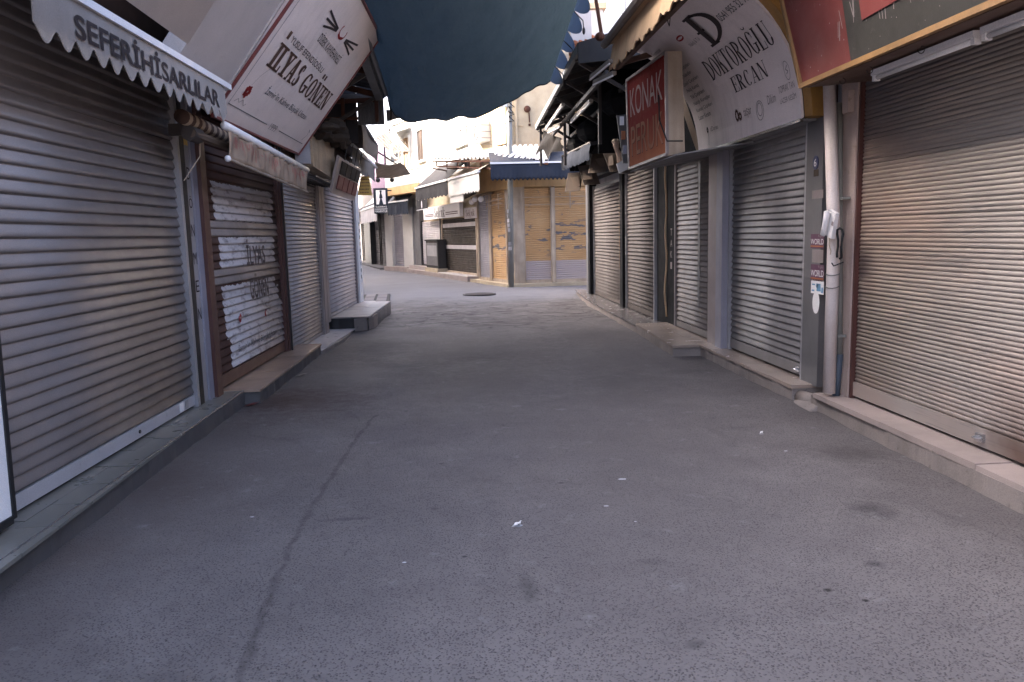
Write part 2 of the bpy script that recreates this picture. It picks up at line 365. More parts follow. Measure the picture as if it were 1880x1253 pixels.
    base = k.mix(k.math('MULTIPLY', crack, .8), base, (.02, .018, .018))
    base = k.mix(k.math('MULTIPLY', zone, k.ramp(k.noise(2.2, (1, 2, 1), 8, .68, off=(8, 1, 0)), .42, .62, 0, .75)), base, (.058, .049, .047))
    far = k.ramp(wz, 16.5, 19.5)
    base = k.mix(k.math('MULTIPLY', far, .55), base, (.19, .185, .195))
    h = k.math('ADD', k.math('MULTIPLY', k.math('MULTIPLY', st, ag), -.9), k.math('MULTIPLY', k.noise(22, detail=5), .7))
    h = k.math('SUBTRACT', h, k.math('MULTIPLY', crack, 3.0))
    k.bump(h, .75, .006)
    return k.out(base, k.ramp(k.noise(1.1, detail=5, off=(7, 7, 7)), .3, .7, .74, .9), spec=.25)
M = {}
M['asphalt'] = asphalt()
def m(key, *a, **k): M[key] = mat(key, *a, **k)
m('plaster', (.50, .46, .42), .85, streak=.5); m('plaster_white', (.50, .485, .455), .85, var=.05, streak=.22, dirt=(.45, .38, .30))
m('plaster_cream', (.42, .35, .25), .85, streak=.35, dirt=(.4, .28, .16), spots=.3); m('plaster_grey', (.27, .26, .26), .85, streak=.5)
m('concrete', (.24, .205, .185), .9, spots=.5, bump=.5, bscale=60, streak=.4); m('pier', (.42, .33, .29), .85, streak=.7, spots=.4, dirt=(.13, .09, .07), bump=.4)
m('tile_grey', (.155, .150, .132), .3, var=.10, scale=2, spots=0, rnd=.06, dirt=(.08, .075, .07), bump=.05)
m('kerb_grey', (.075, .07, .07), .6, spots=.4); m('joint', (.05, .048, .045), .9); m('chrome', (.55, .55, .56), .25, .9, var=.1, spots=.4)
m('marble_pink', (.33, .268, .24), .4, var=.18, scale=2.5, spots=.0, streak=.2, dirt=(.2, .13, .12), rnd=.06); m('marble_white', (.55, .50, .48), .3, var=.14, scale=2, spots=.0, rnd=.05)
m('tile_pave', (.17, .15, .148), .8, rnd=.12, streak=.3); m('tile_beige', (.34, .27, .22), .25, var=.12, scale=2, rnd=.07, spots=.0, bump=.05); m('tile_brown', (.36, .255, .19), .22, var=.22, scale=2, spots=.0, rnd=.06, bump=.05)
m('stone_dark', (.14, .125, .12), .25, var=.15, scale=2, rnd=.1, spots=.0); m('stone_black', (.022, .022, .024), .2, var=.2)
m('slat_grey', (.205, .180, .172), .42, .25, var=.08, spots=.15, rnd=.05, dirt=(.14, .13, .13), bump=.05, splash=.35, scuff=.35); m('bar_grey', (.46, .45, .47), .45, .3, var=.06, spots=.2)
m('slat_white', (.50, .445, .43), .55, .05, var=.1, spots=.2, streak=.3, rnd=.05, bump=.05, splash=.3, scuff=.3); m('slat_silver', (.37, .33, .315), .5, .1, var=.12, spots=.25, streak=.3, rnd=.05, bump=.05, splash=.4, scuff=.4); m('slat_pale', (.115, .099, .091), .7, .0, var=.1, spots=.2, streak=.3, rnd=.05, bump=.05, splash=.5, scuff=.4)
m('slat_dok', (.23, .212, .205), .5, .1, var=.12, spots=.25, streak=.3, rnd=.05, bump=.05, splash=.4, scuff=.45); m('slat_stripe', (.20, .172, .158), .55, .05, var=.15, spots=.2, rnd=.06, bump=.05, splash=.45, scuff=.5)
m('frame_alu', (.36, .35, .36), .4, .4, streak=.3); m('frame_paleblue', (.26, .25, .29), .5, .1, streak=.3); m('frame_pink', (.27, .225, .215), .5, .2, streak=.3)
m('panel_grey', (.14, .135, .138), .45, .3, streak=.35, spots=.15); m('panel_white', (.77, .75, .74), .5, var=.05, spots=.12, dirt=(.4, .38, .36)); m('black', (.013, .013, .014), .45); m('rubber', (.02, .02, .021), .7)
m('brown_frame', (.075, .028, .022), .45, spots=.3, streak=.3); m('paint_red', (.20, .030, .024), .6, var=.14, spots=.12, dirt=(.4, .3, .25), streak=.25, bump=.1)
m('red_dark', (.155, .032, .028), .55, var=.1, spots=.15, dirt=(.32, .25, .2)); m('sign_dark', (.028, .026, .022), .55, var=.2, spots=.10, dirt=(.3, .28, .24)); m('wood_yellow', (.36, .19, .045), .6, var=.25, streak=.4, spots=.2)
m('wood_black', (.02, .012, .009), .8, spec=.1); m('wood_brown', (.085, .042, .025), .6, var=.2, streak=.4); m('tan_fabric', (.52, .36, .22), .8, var=.15, streak=.35); m('canvas', (.40, .325, .25), .85, var=.18, streak=.6, dirt=(.2, .13, .09))
m('canvas_grey', (.17, .15, .135), .85, var=.15, streak=.4); m('canvas_tan', (.34, .255, .185), .85, var=.18, streak=.6, dirt=(.2, .13, .09)); m('far_grey', (.10, .09, .09), .8, streak=.4); m('lamp_dusty', (.20, .175, .15), .6); m('cloth_brown', (.010, .008, .007), .85, var=.2, streak=.4); m('canvas_brown', (.115, .085, .065), .85, var=.2, streak=.5); m('awning_grey', (.30, .275, .255), .85, var=.08, streak=.25); m('awning_dark', (.03, .028, .03), .85, var=.2)
m('sign_board', (.74, .645, .605), .6, var=.06, spots=.14, streak=.32, dirt=(.3, .24, .21)); m('sign_white', (.85, .765, .745), .5, var=.04, spots=.12, streak=.25, dirt=(.3, .24, .22)); m('sign_panel', (.44, .395, .375), .55, var=.06, spots=.10, streak=.15); m('ink', (.045, .035, .035), .7); m('ink_grey', (.10, .10, .105), .7); m('ink_faint', (.30, .26, .25), .7)
m('ink_brown', (.105, .060, .045), .7, var=.25, scale=9); m('ink_red', (.34, .035, .035), .7); m('white_paint', (.75, .73, .72), .5, var=.06, spots=.2, dirt=(.4, .33, .28)); m('pipe_white', (.60, .53, .50), .55, var=.1, streak=.6, dirt=(.36, .20, .10), spots=.25)
m('conduit', (.20, .195, .175), .6, streak=.4); m('conduit_blue', (.045, .06, .08), .6); m('matt_black', (.012, .012, .013), .85, spec=.1)
m('navy_fabric', (.018, .023, .036), .7, var=.18, streak=.2); m('tarp', (.055, .095, .125), .8, var=.14, scale=1.2, bump=.3, bscale=140)
m('steel_dark', (.045, .036, .033), .6, .2, spots=.4, dirt=(.11, .05, .03)); m('steel_grey', (.15, .15, .15), .55, .3, spots=.3); m('rust', (.075, .033, .022), .75, spots=.4); m('zinc', (.62, .61, .60), .4, .4, var=.12, streak=.4)
m('canopy_dark', (.035, .034, .035), .75, streak=.4); m('corrugated_dark', (.10, .10, .105), .55, .2, streak=.4); m('yellow_paint', (.52, .33, .14), .6, var=.12, streak=.4, spots=.15); m('orange_wall', (.46, .30, .15), .75, var=.12, streak=.5)
m('pale_shutter', (.46, .43, .44), .5, .1); m('shutter_lilac', (.25, .235, .26), .5, .1); m('shutter_dark', (.045, .036, .030), .7, var=.2); m('terracotta', (.36, .14, .07), .8, var=.3, spots=.3)
m('glass_dark', (.02, .022, .025), .12); m('lamp_white', (.78, .76, .76), .35, var=.05); m('plastic_white', (.70, .67, .66), .35, var=.05); m('ac_white', (.70, .69, .66), .5, streak=.4); m('wood_door', (.20, .11, .04), .6, streak=.4)
m('purple_wall', (.11, .07, .11), .8); m('sign_yellow', (.75, .47, .12), .5, var=.1); m('purple_print', (.11, .04, .075), .6); m('blue_print', (.16, .33, .50), .6); m('badge_blue', (.03, .04, .11), .4); m('tan_board', (.085, .062, .046), .7, var=.25, streak=.5, spots=.3)
m('cardboard', (.055, .042, .033), .85, var=.25, spots=.3); m('skin_plastic', (.55, .38, .28), .5); m('hair', (.05, .035, .03), .8); m('box_beige', (.38, .285, .19), .6, var=.25, streak=.95, spots=.5, dirt=(.05, .035, .025), splash=.0, scuff=.7); m('box_grey', (.40, .40, .43), .5, streak=.4)
m('tile_pale', (.72, .72, .72), .4, var=.04, rnd=.04, streak=.2); m('cabinet', (.045, .043, .042), .7, .0, streak=.4, spots=.3); m('ceramic', (.34, .30, .28), .6, spec=.2, rnd=.08)

# red sign face, an orange reflection painted into the colour near the foot
def reflection_red():
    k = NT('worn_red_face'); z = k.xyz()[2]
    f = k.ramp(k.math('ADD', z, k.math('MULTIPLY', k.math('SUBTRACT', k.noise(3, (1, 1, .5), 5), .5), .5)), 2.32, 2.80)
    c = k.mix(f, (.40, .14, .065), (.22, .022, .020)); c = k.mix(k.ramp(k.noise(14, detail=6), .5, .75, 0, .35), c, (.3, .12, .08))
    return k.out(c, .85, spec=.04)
M['worn_red_face'] = reflection_red()
# brown slats with a white painted notice, its edge broken by every slat
def painted():
    k = NT('slat_painted'); x, y, z = k.xyz()
    brown = k.mix(k.ramp(k.noise(6, (1, .3, 1)), .3, .7), (.050, .024, .018), (.088, .048, .037))
    jag = k.math('MULTIPLY', k.math('SUBTRACT', k.noise(9, (1, 1, 1), 5), .5), .16)
    # every slat's paint pulls back in a small arc at its ends
    ph = k.math('FRACT', k.math('DIVIDE', k.math('SUBTRACT', z, SLAT_Z), .075)); arc = k.math('MULTIPLY', k.math('MULTIPLY', k.math('SUBTRACT', ph, .5), k.math('SUBTRACT', ph, .5)), .22)
    tot = None
    for px0, py0, px1, py1, s in [(383, 332, 498, 372, .75), (388, 365, 498, 405, 1), (398, 436, 503, 490, 1), (408, 548, 512, 585, 1), (416, 577, 522, 640, 1), (404, 528, 505, 550, .8), (384, 520, 400, 521, 0)]:
        if not s: continue
        a, b = Lh(px0, py0), Lh(px1, py1)
        a2 = Lh(px0, py1)
        ya, yb = a.y, b.y; zhi = a.z; zlo = min(a2.z, b.z)
        e = k.math('ADD', jag, arc)
        my = k.math('MULTIPLY', k.math('GREATER_THAN', k.math('SUBTRACT', y, e), ya), k.math('LESS_THAN', k.math('ADD', y, e), yb))
        zz = k.math('ADD', z, k.math('MULTIPLY', jag, .4))
        mz = k.math('MULTIPLY', k.math('GREATER_THAN', zz, zlo), k.math('LESS_THAN', zz, zhi))
        mm = k.math('MULTIPLY', k.math('MULTIPLY', my, mz), s); tot = mm if tot is None else k.math('MAXIMUM', tot, mm)
    wear = k.ramp(k.noise(14, (1, .35, 1), 7, .7), .34, .50, .30, 1)
    c = k.mix(k.math('MULTIPLY', tot, wear), brown, (.52, .485, .48))
    return k.out(c, .6, .0, .2)
SLAT_Z = .27
M['slat_painted'] = painted()
m('slat_band', (.24, .195, .17), .6, 0, var=.2, spots=.3, streak=.3)
# corner shutters, yellow paint flaking to grey and an unpainted foot
def flaking(name, foot, bare):
    k = NT(name); x, y, z = k.xyz()
    c = k.mix(k.ramp(k.noise(1.5, detail=5), .3, .7), (.43, .255, .115), (.52, .335, .165))
    n = k.ramp(k.noise(1.9, (1, 1, 3.6), 6, .58, off=(bare, 0, 2)), .55, .57)
    band = k.math('MULTIPLY', k.ramp(z, .75, 1.1), k.ramp(z, 1.75, 1.95, 1, 0))
    c = k.mix(k.math('MULTIPLY', n, k.math('MAXIMUM', band, k.math('MULTIPLY', k.ramp(k.noise(4, off=(3, 3, 3)), .6, .62), .7))), c, (.13, .12, .13))
    c = k.mix(k.ramp(k.math('ADD', z, k.math('MULTIPLY', k.noise(7), .03)), foot, foot+.02, 1, 0), c, (.40, .34, .33))
    return k.out(c, .6)
M['flaking_front'] = flaking('flaking_front', .72, 0); M['flaking_side'] = flaking('flaking_side', .05, 4)
# rust run at the near end of the beige shutter
def beige():
    k = NT('slat_beige'); x, y, z = k.xyz()
    c = k.mix(k.ramp(k.noise(2.2, (1, .6, 1)), .3, .7), (.258, .222, .200), (.31, .272, .246))
    c = k.mix(k.ramp(k.noise(1.1, (1, .5, 1), 5, off=(4, 4, 4)), .45, .7, 0, .35), c, (.46, .29, .22))
    sc = k.math('MULTIPLY', k.ramp(k.noise(5, (1, .35, 22), 5, .65), .54, .63), k.ramp(k.noise(1.3, off=(1, 8, 2)), .42, .58))
    c = k.mix(k.math('MULTIPLY', sc, .75), c, (.09, .09, .10))
    r = k.math('MULTIPLY', k.ramp(k.math('ADD', y, k.math('MULTIPLY', k.noise(3), .5)), 4.25, 4.55, 1, 0), k.ramp(k.math('ADD', z, k.math('MULTIPLY', k.noise(4), .3)), .35, .8, 1, 0))
    c = k.mix(k.math('MULTIPLY', r, .8), c, (.07, .03, .018))
    oi = k.N('ShaderNodeObjectInfo').outputs['Random']; cv = k.N('ShaderNodeCombineColor')
    for i in range(3): k.L(cv.inputs[i], k.ramp(oi, 0, 1, .95, 1.05))
    return k.out(k.mix(1, c, cv.outputs[0], 'MULTIPLY'), .55, .1)
M['slat_beige'] = beige()

# ------------------------------------------------------------------ the ground
def gz(x, y):
    import mathutils
    n = mathutils.noise.noise(Vector((x*.9, y*.9, 0)))*.012+mathutils.noise.noise(Vector((x*3, y*3, 5)))*.005
    w = max(0, min(1, (y-12)/2))*max(0, min(1, (20-y)/2))
    n += w*mathutils.noise.noise(Vector((x*1.6, y*2.6, 9)))*.025
    return n-.012
mb = MB()
mb.sheet(lambda u, v: (-6+14*u, -1+26*v, gz(-6+14*u, -1+26*v)), 90, 170)
mb.build('street', M['asphalt'], smooth=True, kind='structure', base=(0, 0, 0))
mb = MB()
for x0, x1, y0, y1 in ((-400, 400, -400, -1), (-400, -6, -1, 25), (8, 400, -1, 25), (-400, 400, 25, 600)): mb.quad((x0, y0, -.012), (x1, y0, -.012), (x1, y1, -.012), (x0, y1, -.012))
mb.build('ground', M['asphalt'], kind='structure', base=(0, 0, -.012))

def step(name, poly, z1, mtop, mface, label=None, z0=-.05, nose=None):
    """raised shop step: poly = plan outline (x, y); a body with a thin top skirt"""
    rnd = random.Random(len(poly)*7+int(z1*1000)); pl = []
    for (xa, ya), (xb, yb) in zip(poly, poly[1:]+poly[:1]):
        n = max(1, int(math.hypot(xb-xa, yb-ya)/.12))
        for i in range(n): f = i/n; j = .009 if 0 < i else 0; pl.append((xa+(xb-xa)*f+rnd.uniform(-j, j), ya+(yb-ya)*f+rnd.uniform(-j, j)))
    mb = MB(); mb.prism([(x, y, z0) for x, y in pl], (0, 0, z1-z0))
    o = mb.build(name, [mface], kind='structure', label=label)
    return o
def tiles(parent, P, rows, z, h, mt, name='tile', gap=.004, jitter=.003):
    """P(a, b) -> (x, y); rows = list of (b0, b1, [a breaks])"""
    for b0, b1, br in rows:
        for a0, a1 in zip(br, br[1:]):
            q = [P(a0+gap, b0+gap), P(a1-gap, b0+gap), P(a1-gap, b1-gap), P(a0+gap, b1-gap)]
            dz = random.uniform(-jitter, jitter)
            MB().prism([(x, y, z) for x, y in q], (0, 0, h+dz)).build(name, mt, parent)
def fr(a, b, n): return [a+(b-a)*i/n for i in range(n+1)]

# left, grey tiled step with a chrome nosing
s1 = step('step', [(LX(1.6)-.05, 1.6), (-2.075, 1.6), (-2.0, 7.15), (LX(7.15)-.05, 7.15)], .118, None, M['kerb_grey'], 'low step of grey tiles below the widest grey shutter')
PT = lambda a, b: (LX(a)+b*((-2.02-(-.013*(7.15-a)))-LX(a)), a)
tiles(s1, PT, [(0, .34, fr(1.6, 7.15, 17)), (.34, .93, [1.6]+fr(1.78, 7.15, 16))], .112, .018, M['tile_grey'])
MB().tube([(-2.078, 1.6, .127), (-2.003, 7.15, .127)], .008, 6).build('nosing', M['chrome'], s1)
MB().prism([(-2.10, 1.6, .118), (-2.08, 1.6, .118), (-2.005, 7.15, .118), (-2.03, 7.15, .118)], (0, 0, .007)).build('edge_strip', M['kerb_grey'], s1)
# left, brown step
s2 = step('step', [(LX(7.16)-.1, 7.16), (-1.87, 7.2), (-1.82, 10.2), (LX(10.2)-.1, 10.2)], .11, None, M['kerb_grey'], 'brown polished step below the dark brown shutter')
tiles(s2, lambda a, b: (LX(a)+b*((-1.865+.0167*(a-7.2))-LX(a)), a), [(-.1, 1.03, [7.165, 8.15, 9.2, 10.2])], .108, .026, M['tile_brown'])
# left, low white marble step
s3 = step('step', [(LX(10.2)-.1, 10.2), (-1.80, 10.2), (-1.68, 11.4), (-1.70, 12.55), (LX(12.55)-.1, 12.55)], .035, None, M['concrete'], 'low white marble slab beside the brown polished step')
tiles(s3, lambda a, b: (LX(a)+b*((-1.80+.06*(a-10.2))-LX(a)), a), [(-.1, .98, [10.21, 11.3, 12.58])], .03, .018, M['marble_white'])
# left, far high step
s4 = step('step', [(LX(12.6)-.1, 12.58), (-1.66, 12.58), (-1.47, 12.66), (-1.42, 12.9), (-1.33, 15.5), (LX(15.8)-.1, 15.8)], .215, None, M['stone_black'], 'high far step of pale glossy tiles with a black front')
tiles(s4, lambda a, b: (LX(a)+b*((-1.43+.036*(a-12.7))-LX(a)), a), [(-.1, .5, fr(12.59, 15.7, 5)), (.5, 1.0, [12.60]+fr(12.9, 15.5, 4))], .212, .022, M['ceramic'])
mb = MB(); mb.prism([(-1.68, 12.55, 0), (-1.49, 12.62, 0), (-1.40, 12.9, 0), (-1.385, 13.4, 0), (-1.52, 13.4, 0), (-1.62, 12.75, 0)], (0, 0, .205)); mb.build('corner_block', M['concrete'], s4)
# paving on the cross street corner
pv = step('pavement', [(-6, 16.3), (-1.45, 16.3), (-1.75, 20.4), (-6, 20.4)], .030, None, M['joint'], 'patch of pale paving at the left end of the crossing', z0=-.05)
tiles(pv, lambda a, b: (-4.2+2.7*b-.07*(a-16.3), a), [(i/9, (i+1)/9, fr(16.35, 20.3, 12)) for i in range(9)], .026, .012, M['tile_pave'], gap=.012)

# right, pink marble slabs on a concrete kerb
t1 = step('step', [(2.86, 1.6), (3.22, 1.6), (3.22, 6.12), (2.93, 6.12)], .105, None, M['concrete'], 'step of pink marble slabs below the beige ribbed shutter')
tiles(t1, lambda a, b: (2.90+.004*(a-1.6)*0+b*.30-.02*(a < 3), a), [(0, 1, [1.6, 2.9, 4.02, 5.02, 6.02])], .10, .035, M['marble_pink'], gap=.003, jitter=.006)
mb = MB(); mb.sheet(lambda u, v: (2.84+.33*u, 5.98+.5*v, -.03+.085*math.sin(math.pi*(.5*min(1, u*2.2)))*(1-v**3)), 8, 8, (0, 0, -.08)); mb.build('cement_ramp', M['concrete'], t1, smooth=True)
t2 = step('step', [(2.90, 6.42), (3.22, 6.42), (3.22, 9.05), (2.90, 9.05)], .10, None, M['concrete'], 'step of pale beige tiles below the silver shutter of the curved sign')
tiles(t2, lambda a, b: (2.885+b*.28, a), [(0, 1, fr(6.40, 9.05, 5))], .098, .03, M['tile_beige'], jitter=.004)
mb = MB(); mb.tube([(3.02, 6.0, .0), (2.99, 6.22, .02), (2.98, 6.42, .02)], [.04, .07, .06], 8); mb.build('cement_lump', M['concrete'], t2, smooth=True)
t3 = step('step', [(2.56, 8.95), (3.22, 8.95), (3.22, 11.25), (2.66, 11.25)], .105, None, M['concrete'], 'projecting step of polished beige tiles beside the black doorway')
tiles(t3, lambda a, b: (2.55+.043*(a-8.95)+b*(.60-.043*(a-8.95)), a), [(0, .55, fr(8.93, 11.25, 3)), (.55, 1, fr(8.93, 11.25, 3))], .10, .03, M['tile_beige'], jitter=.003)
t4 = step('step', [(2.66, 11.28), (3.22, 11.28), (3.22, 18.9), (2.96, 18.9), (2.72, 15.8)], .085, None, M['concrete'], 'long low step of dark stone below the far pale shutters')
tiles(t4, lambda a, b: (2.65+.013*(a-11.28)+max(0, a-15.8)*.058+b*(.5-.013*(a-11.28)-max(0, a-15.8)*.058), a), [(0, 1, fr(11.28, 18.9, 8))], .08, .022, M['stone_dark'])

# ------------------------------------------------------------------ shop buildings with their shutters
PROF = {
 'curve': [(.0, .0), (.0, .05), (.008, .06), (.0165, .10), (.0205, .17), (.0205, .26), (.0170, .42), (.0110, .62), (.0055, .82), (.001, .97), (.0, 1.)],
 'rib': [(.0, .0), (.003, .10), (.0078, .28), (.0092, .50), (.0078, .74), (.003, .92), (.0, 1.)],
 'lath': [(.0, .0), (.005, .02), (.006, .10), (.013, .17), (.013, .52), (.007, .60), (.006, .80), (.012, .88), (.011, .97), (.0, 1.)]}
def shutter(parent, P, a0, a1, z0, z1, pitch, prof, mt, bar=.1, bar_m=None, rail_m=None, rw=.05, ro=.045, label=None, band=None, back=None, lock=None):
    back_mb = MB().wbox(P, a0, a1, z0, z1, -.04, -.006)
    sh = back_mb.build('roller_shutter', back or M['black'], parent, label=label)
    n = int((z1-z0-bar)/pitch); pr = PROF[prof]; zb = z0+bar
    mb = MB(); K = len(pr)
    mb.add([P(a0, zb+f*pitch, o) for o, f in pr]+[P(a1, zb+f*pitch, o) for o, f in pr], [(i, i+1, K+i+1, K+i) for i in range(K-1)]+[tuple(range(K)), tuple(range(2*K-1, K-1, -1))])
    s0 = mb.build('slat', mt, sh); s0.data.polygons.foreach_set('use_smooth', [len(p.vertices) == 4 for p in s0.data.polygons]); w0 = WL[s0.name].copy(); me2 = {}
    for i in range(1, n):
        dz = i*pitch
        o = copyo(s0, sh, w0+Vector((random.uniform(-.0012, .0012), 0, dz+random.uniform(-.0015, .0015))))
        o.rotation_euler = (random.gauss(0, .0007), 0, random.gauss(0, .0006))
        if band and band(zb+dz+pitch/2):
            bmt = band(zb+dz+pitch/2)
            if bmt.name not in me2:
                me2[bmt.name] = s0.data.copy(); me2[bmt.name].materials[0] = bmt
            o.data = me2[bmt.name]
    MB().wbox(P, a0+.004, a1-.004, z0+.012, zb-.004, -.004, .022).build('bottom_bar', bar_m or mt, sh)
    for a, b in ((a0-rw, a0+.006), (a1-.006, a1+rw)):
        MB().wbox(P, a, b, z0-.01, z1, -.002, ro).build('guide_rail', rail_m or bar_m or mt, sh)
    if lock:
        mb = MB()
        for a in lock: mb.wbox(P, a-.035, a+.035, z0+bar*.35, z0+bar*.75, .022, .04); mb.tube([P(a-.02, z0+bar*.55, .04), P(a-.01, z0+bar*.55, .065), P(a+.02, z0+bar*.55, .065), P(a+.03, z0+bar*.55, .04)], .006, 6)
        mb.build('lock', M['chrome'], sh)
    return sh
def body(parent, P, a0, a1, z0, z1, depth, mt, holes=(), off=-.045):
    """front wall skin and the solid behind it; the openings lie in front of the recessed face"""
    return MB().wbox(P, a0, a1, z0, z1, -depth, off).build('wall', mt, parent)
G_LEFT, G_RIGHT, G_FAR = 'shop buildings along the left of the street', 'shop buildings along the right of the street', 'shop buildings beyond the crossing'

# L1
b = thing('shop_building', 'near left shop whose wide grey roller shutter fills the left edge', 'shop', LP(4, 0), G_LEFT)
body(b, LP, -.5, 6.86, 0, 7, 6, M['plaster_grey'])
shutter(b, LP, 3.2, 6.52, .135, 3.02, .077, 'curve', M['slat_grey'], .10, M['bar_grey'], M['frame_alu'], .045, .05, lock=None)
sh = [c for c in b.children if c.name.startswith('roller')][0]
MB().tube([LP(5.45, .19, .02), LP(5.45, .19, .03)], .013, 10).build('keyhole', M['black'], sh)
MB().wbox(LP, 6.30, 6.36, .155, .225, .023, .026).build('sticker', M['frame_alu'], sh); MB().wbox(LP, 6.18, 6.26, .155, .225, .023, .026).build('sticker', M['panel_white'], sh)
pa, pb = Lh(0, 640, .11), Lh(28, 938, .11); lean = lambda z: pb.y+(pa.y-pb.y)*(z-pb.z)/(pa.z-pb.z)
MB().hexa([LP(1.2, .19, -.04), LP(lean(.19)-.03, .19, -.04), LP(lean(.19)-.03, .19, .11), LP(1.2, .19, .11), LP(1.2, 1.9, -.04), LP(lean(1.9)-.03, 1.9, -.04), LP(lean(1.9)-.03, 1.9, .11), LP(1.2, 1.9, .11)]).build('white_panel', M['panel_white'], b)
mb = MB(); mb.hexa([LP(lean(.17)-.03, .17, -.04), LP(lean(.17), .17, -.04), LP(lean(.17), .17, .118), LP(lean(.17)-.03, .17, .118), LP(lean(1.9)-.03, 1.9, -.04), LP(lean(1.9), 1.9, -.04), LP(lean(1.9), 1.9, .118), LP(lean(1.9)-.03, 1.9, .118)]); mb.wbox(LP, 1.2, lean(.17)-.03, .15, .188, -.04, .118); mb.build('panel_trim', M['black'], b)
MB().wbox(LP, 6.575, 6.66, .13, 3.2, -.05, .05).build('black_strip', M['black'], b)
st = MB().wbox(LP, 6.665, 6.77, .13, 3.2, -.05, .045).build('letter_strip', M['frame_alu'], b)
for i, ch in enumerate('DÖNMEN'):
    z = 2.02-i*.235; letters(st, sans(ch), lambda u, v: LP(6.68+u*.075, z+v*.10, .048), M['ink'], 0, 0, 1, 1, 'letter')
MB().wbox(LP, 6.775, 6.885, .0, 3.2, -.05, .06).build('pilaster', M['frame_paleblue'], b)
mb = MB(); mb.wbox(LP, 1.0, 6.86, 3.025, 3.9, -.04, .06); mb.build('lintel', M['wood_black'], b)
MB().wbox(LP, 6.67, 6.75, 2.30, 2.43, .047, .05).build('sticker', M['sign_yellow'], b)

MB().sheet(lambda u, v: LP(.2+3.55*u, 2.86+.06*v, .62-.62*v), 6, 3, (0, 0, .02)).build('canopy', M['awning_dark'], b)
# L2
b = thing('shop_building', 'left shop with a dark brown shutter painted with a white notice', 'shop', LP(8.3, 0), G_LEFT)
body(b, LP, 6.89, 9.70, 0, 7.0, 6, M['plaster'])
def bandf(z):
    for px, py in ((430, 412), (430, 424), (440, 500), (440, 516)):
        if abs(Lh(px, py).z-z) < .036: return M['slat_band']
sh = shutter(b, LP, 7.08, 9.58, .14, 2.75, .075, 'curve', M['slat_painted'], .13, M['brown_frame'], M['brown_frame'], .05, .05, band=bandf, label='dark brown roller shutter with flaking white painted notice')
MB().wbox(LP, 6.89, 7.028, .12, 2.85, -.05, .09).build('door_frame', M['brown_frame'], b)
MB().wbox(LP, 9.632, 9.74, .12, 2.85, -.05, .07).build('door_frame', M['brown_frame'], b)
MB().wbox(LP, 9.66, 9.70, .12, 2.85, .071, .09).build('guide_rail', M['black'], b)
MB().wbox(LP, 6.9, 9.7, 2.76, 3.3, -.05, .12).build('lintel', M['wood_black'], b)
m('ink_paint', (.13, .10, .09), .8, var=.5, scale=12)
fp = lambda u, v: LP(u, v, .0215)
za, zb = Lh(440, 490).z, Lh(440, 440).z
letters(sh, sans('İLYAS', .02), fp, M['ink_paint'], 8.25, za, 8.95, zb, 'painted_word')
za, zb = Lh(440, 556).z, Lh(440, 506).z
letters(sh, sans('GÖNEN', .02), fp, M['ink_paint'], 8.3, za, 9.0, zb, 'painted_word')
za, zb = Lh(440, 648).z, Lh(440, 628).z
letters(sh, sans('İzmir\'in Kahve Büyük Ustası'), fp, M['ink_grey'], 7.75, za, 9.2, zb, 'painted_word', .02)
mb = MB()
for px, py in ((437, 583), (484, 574)):
    c = Lh(px, py)
    for i in range(9):
        a = random.uniform(0, 6.28); r = random.uniform(.01, .035); q = (c.y+r*math.cos(a), c.z+r*1.3*math.sin(a))
        mb.quad(fp(q[0]-.014, q[1]-.01), fp(q[0]+.012, q[1]-.014), fp(q[0]+.016, q[1]+.012), fp(q[0]-.010, q[1]+.015))
mb.build('painted_flower', M['ink_red'], sh)

# L3, L4
b = thing('shop_building', 'left shop with a plain silver shutter down to a low marble slab', 'shop', LP(10.9, 0), G_LEFT)
body(b, LP, 9.75, 12.12, 0, 7.0, 6, M['plaster'])
shutter(b, LP, 9.82, 11.88, .05, 2.5, .053, 'curve', M['slat_silver'], .06, M['slat_silver'], M['frame_pink'], .05, .05)
MB().wbox(LP, 11.935, 12.15, .0, 2.62, -.05, .06).build('pilaster', M['frame_pink'], b)
MB().wbox(LP, 9.76, 12.12, 2.51, 2.9, -.05, .10).build('lintel', M['wood_brown'], b)
b = thing('shop_building', 'far left shop with a silver shutter above the high tiled step', 'shop', LP(13.9, 0), G_LEFT)
body(b, LP, 12.16, 15.75, 0, 7.0, 6, M['plaster'])
shutter(b, LP, 12.40, 15.25, .235, 2.5, .068, 'curve', M['slat_white'], .06, M['slat_white'], M['frame_pink'], .05, .05)
MB().wbox(LP, 12.17, 12.345, .2, 2.62, -.05, .06).build('pilaster', M['frame_pink'], b)
pl = MB().wbox(LP, 15.305, 15.72, .0, 2.62, -.05, .08).build('pilaster', M['white_paint'], b)
MB().wbox(LP, 12.17, 15.75, 2.63, 3.0, -.05, .10).build('lintel', M['wood_brown'], b)
mb = MB()
for i in range(9): mb.wbox(LP, 15.56, 15.62, .7+i*.13, .77+i*.13, .081, .084)
mb.build('letter_marks', M['ink'], pl)

# R1
b = thing('shop_building', 'near right shop with a beige ribbed shutter rusting at its foot', 'shop', RP(4.2, 0), G_RIGHT)
body(b, RP, .5, 6.28, 0, 5, 6, M['plaster_grey'])
shutter(b, RP, 2.4, 5.78, .15, 2.74, .0305, 'rib', M['slat_beige'], .125, M['slat_beige'], M['brown_frame'], .02, .04, label='beige ribbed roller shutter with scratches and rust', lock=(4.27,))
MB().wbox(RP, 5.805, 6.05, .02, 2.72, -.05, .05).build('pier', M['pier'], b)
MB().wbox(RP, 1.5, 6.25, 2.745, 3.3, -.05, .08).build('lintel', M['wood_brown'], b)
mb = MB(); mb.wbox(RP, 5.85, 5.94, 2.36, 2.52, .051, .10); mb.build('junction_box', M['pier'], b)
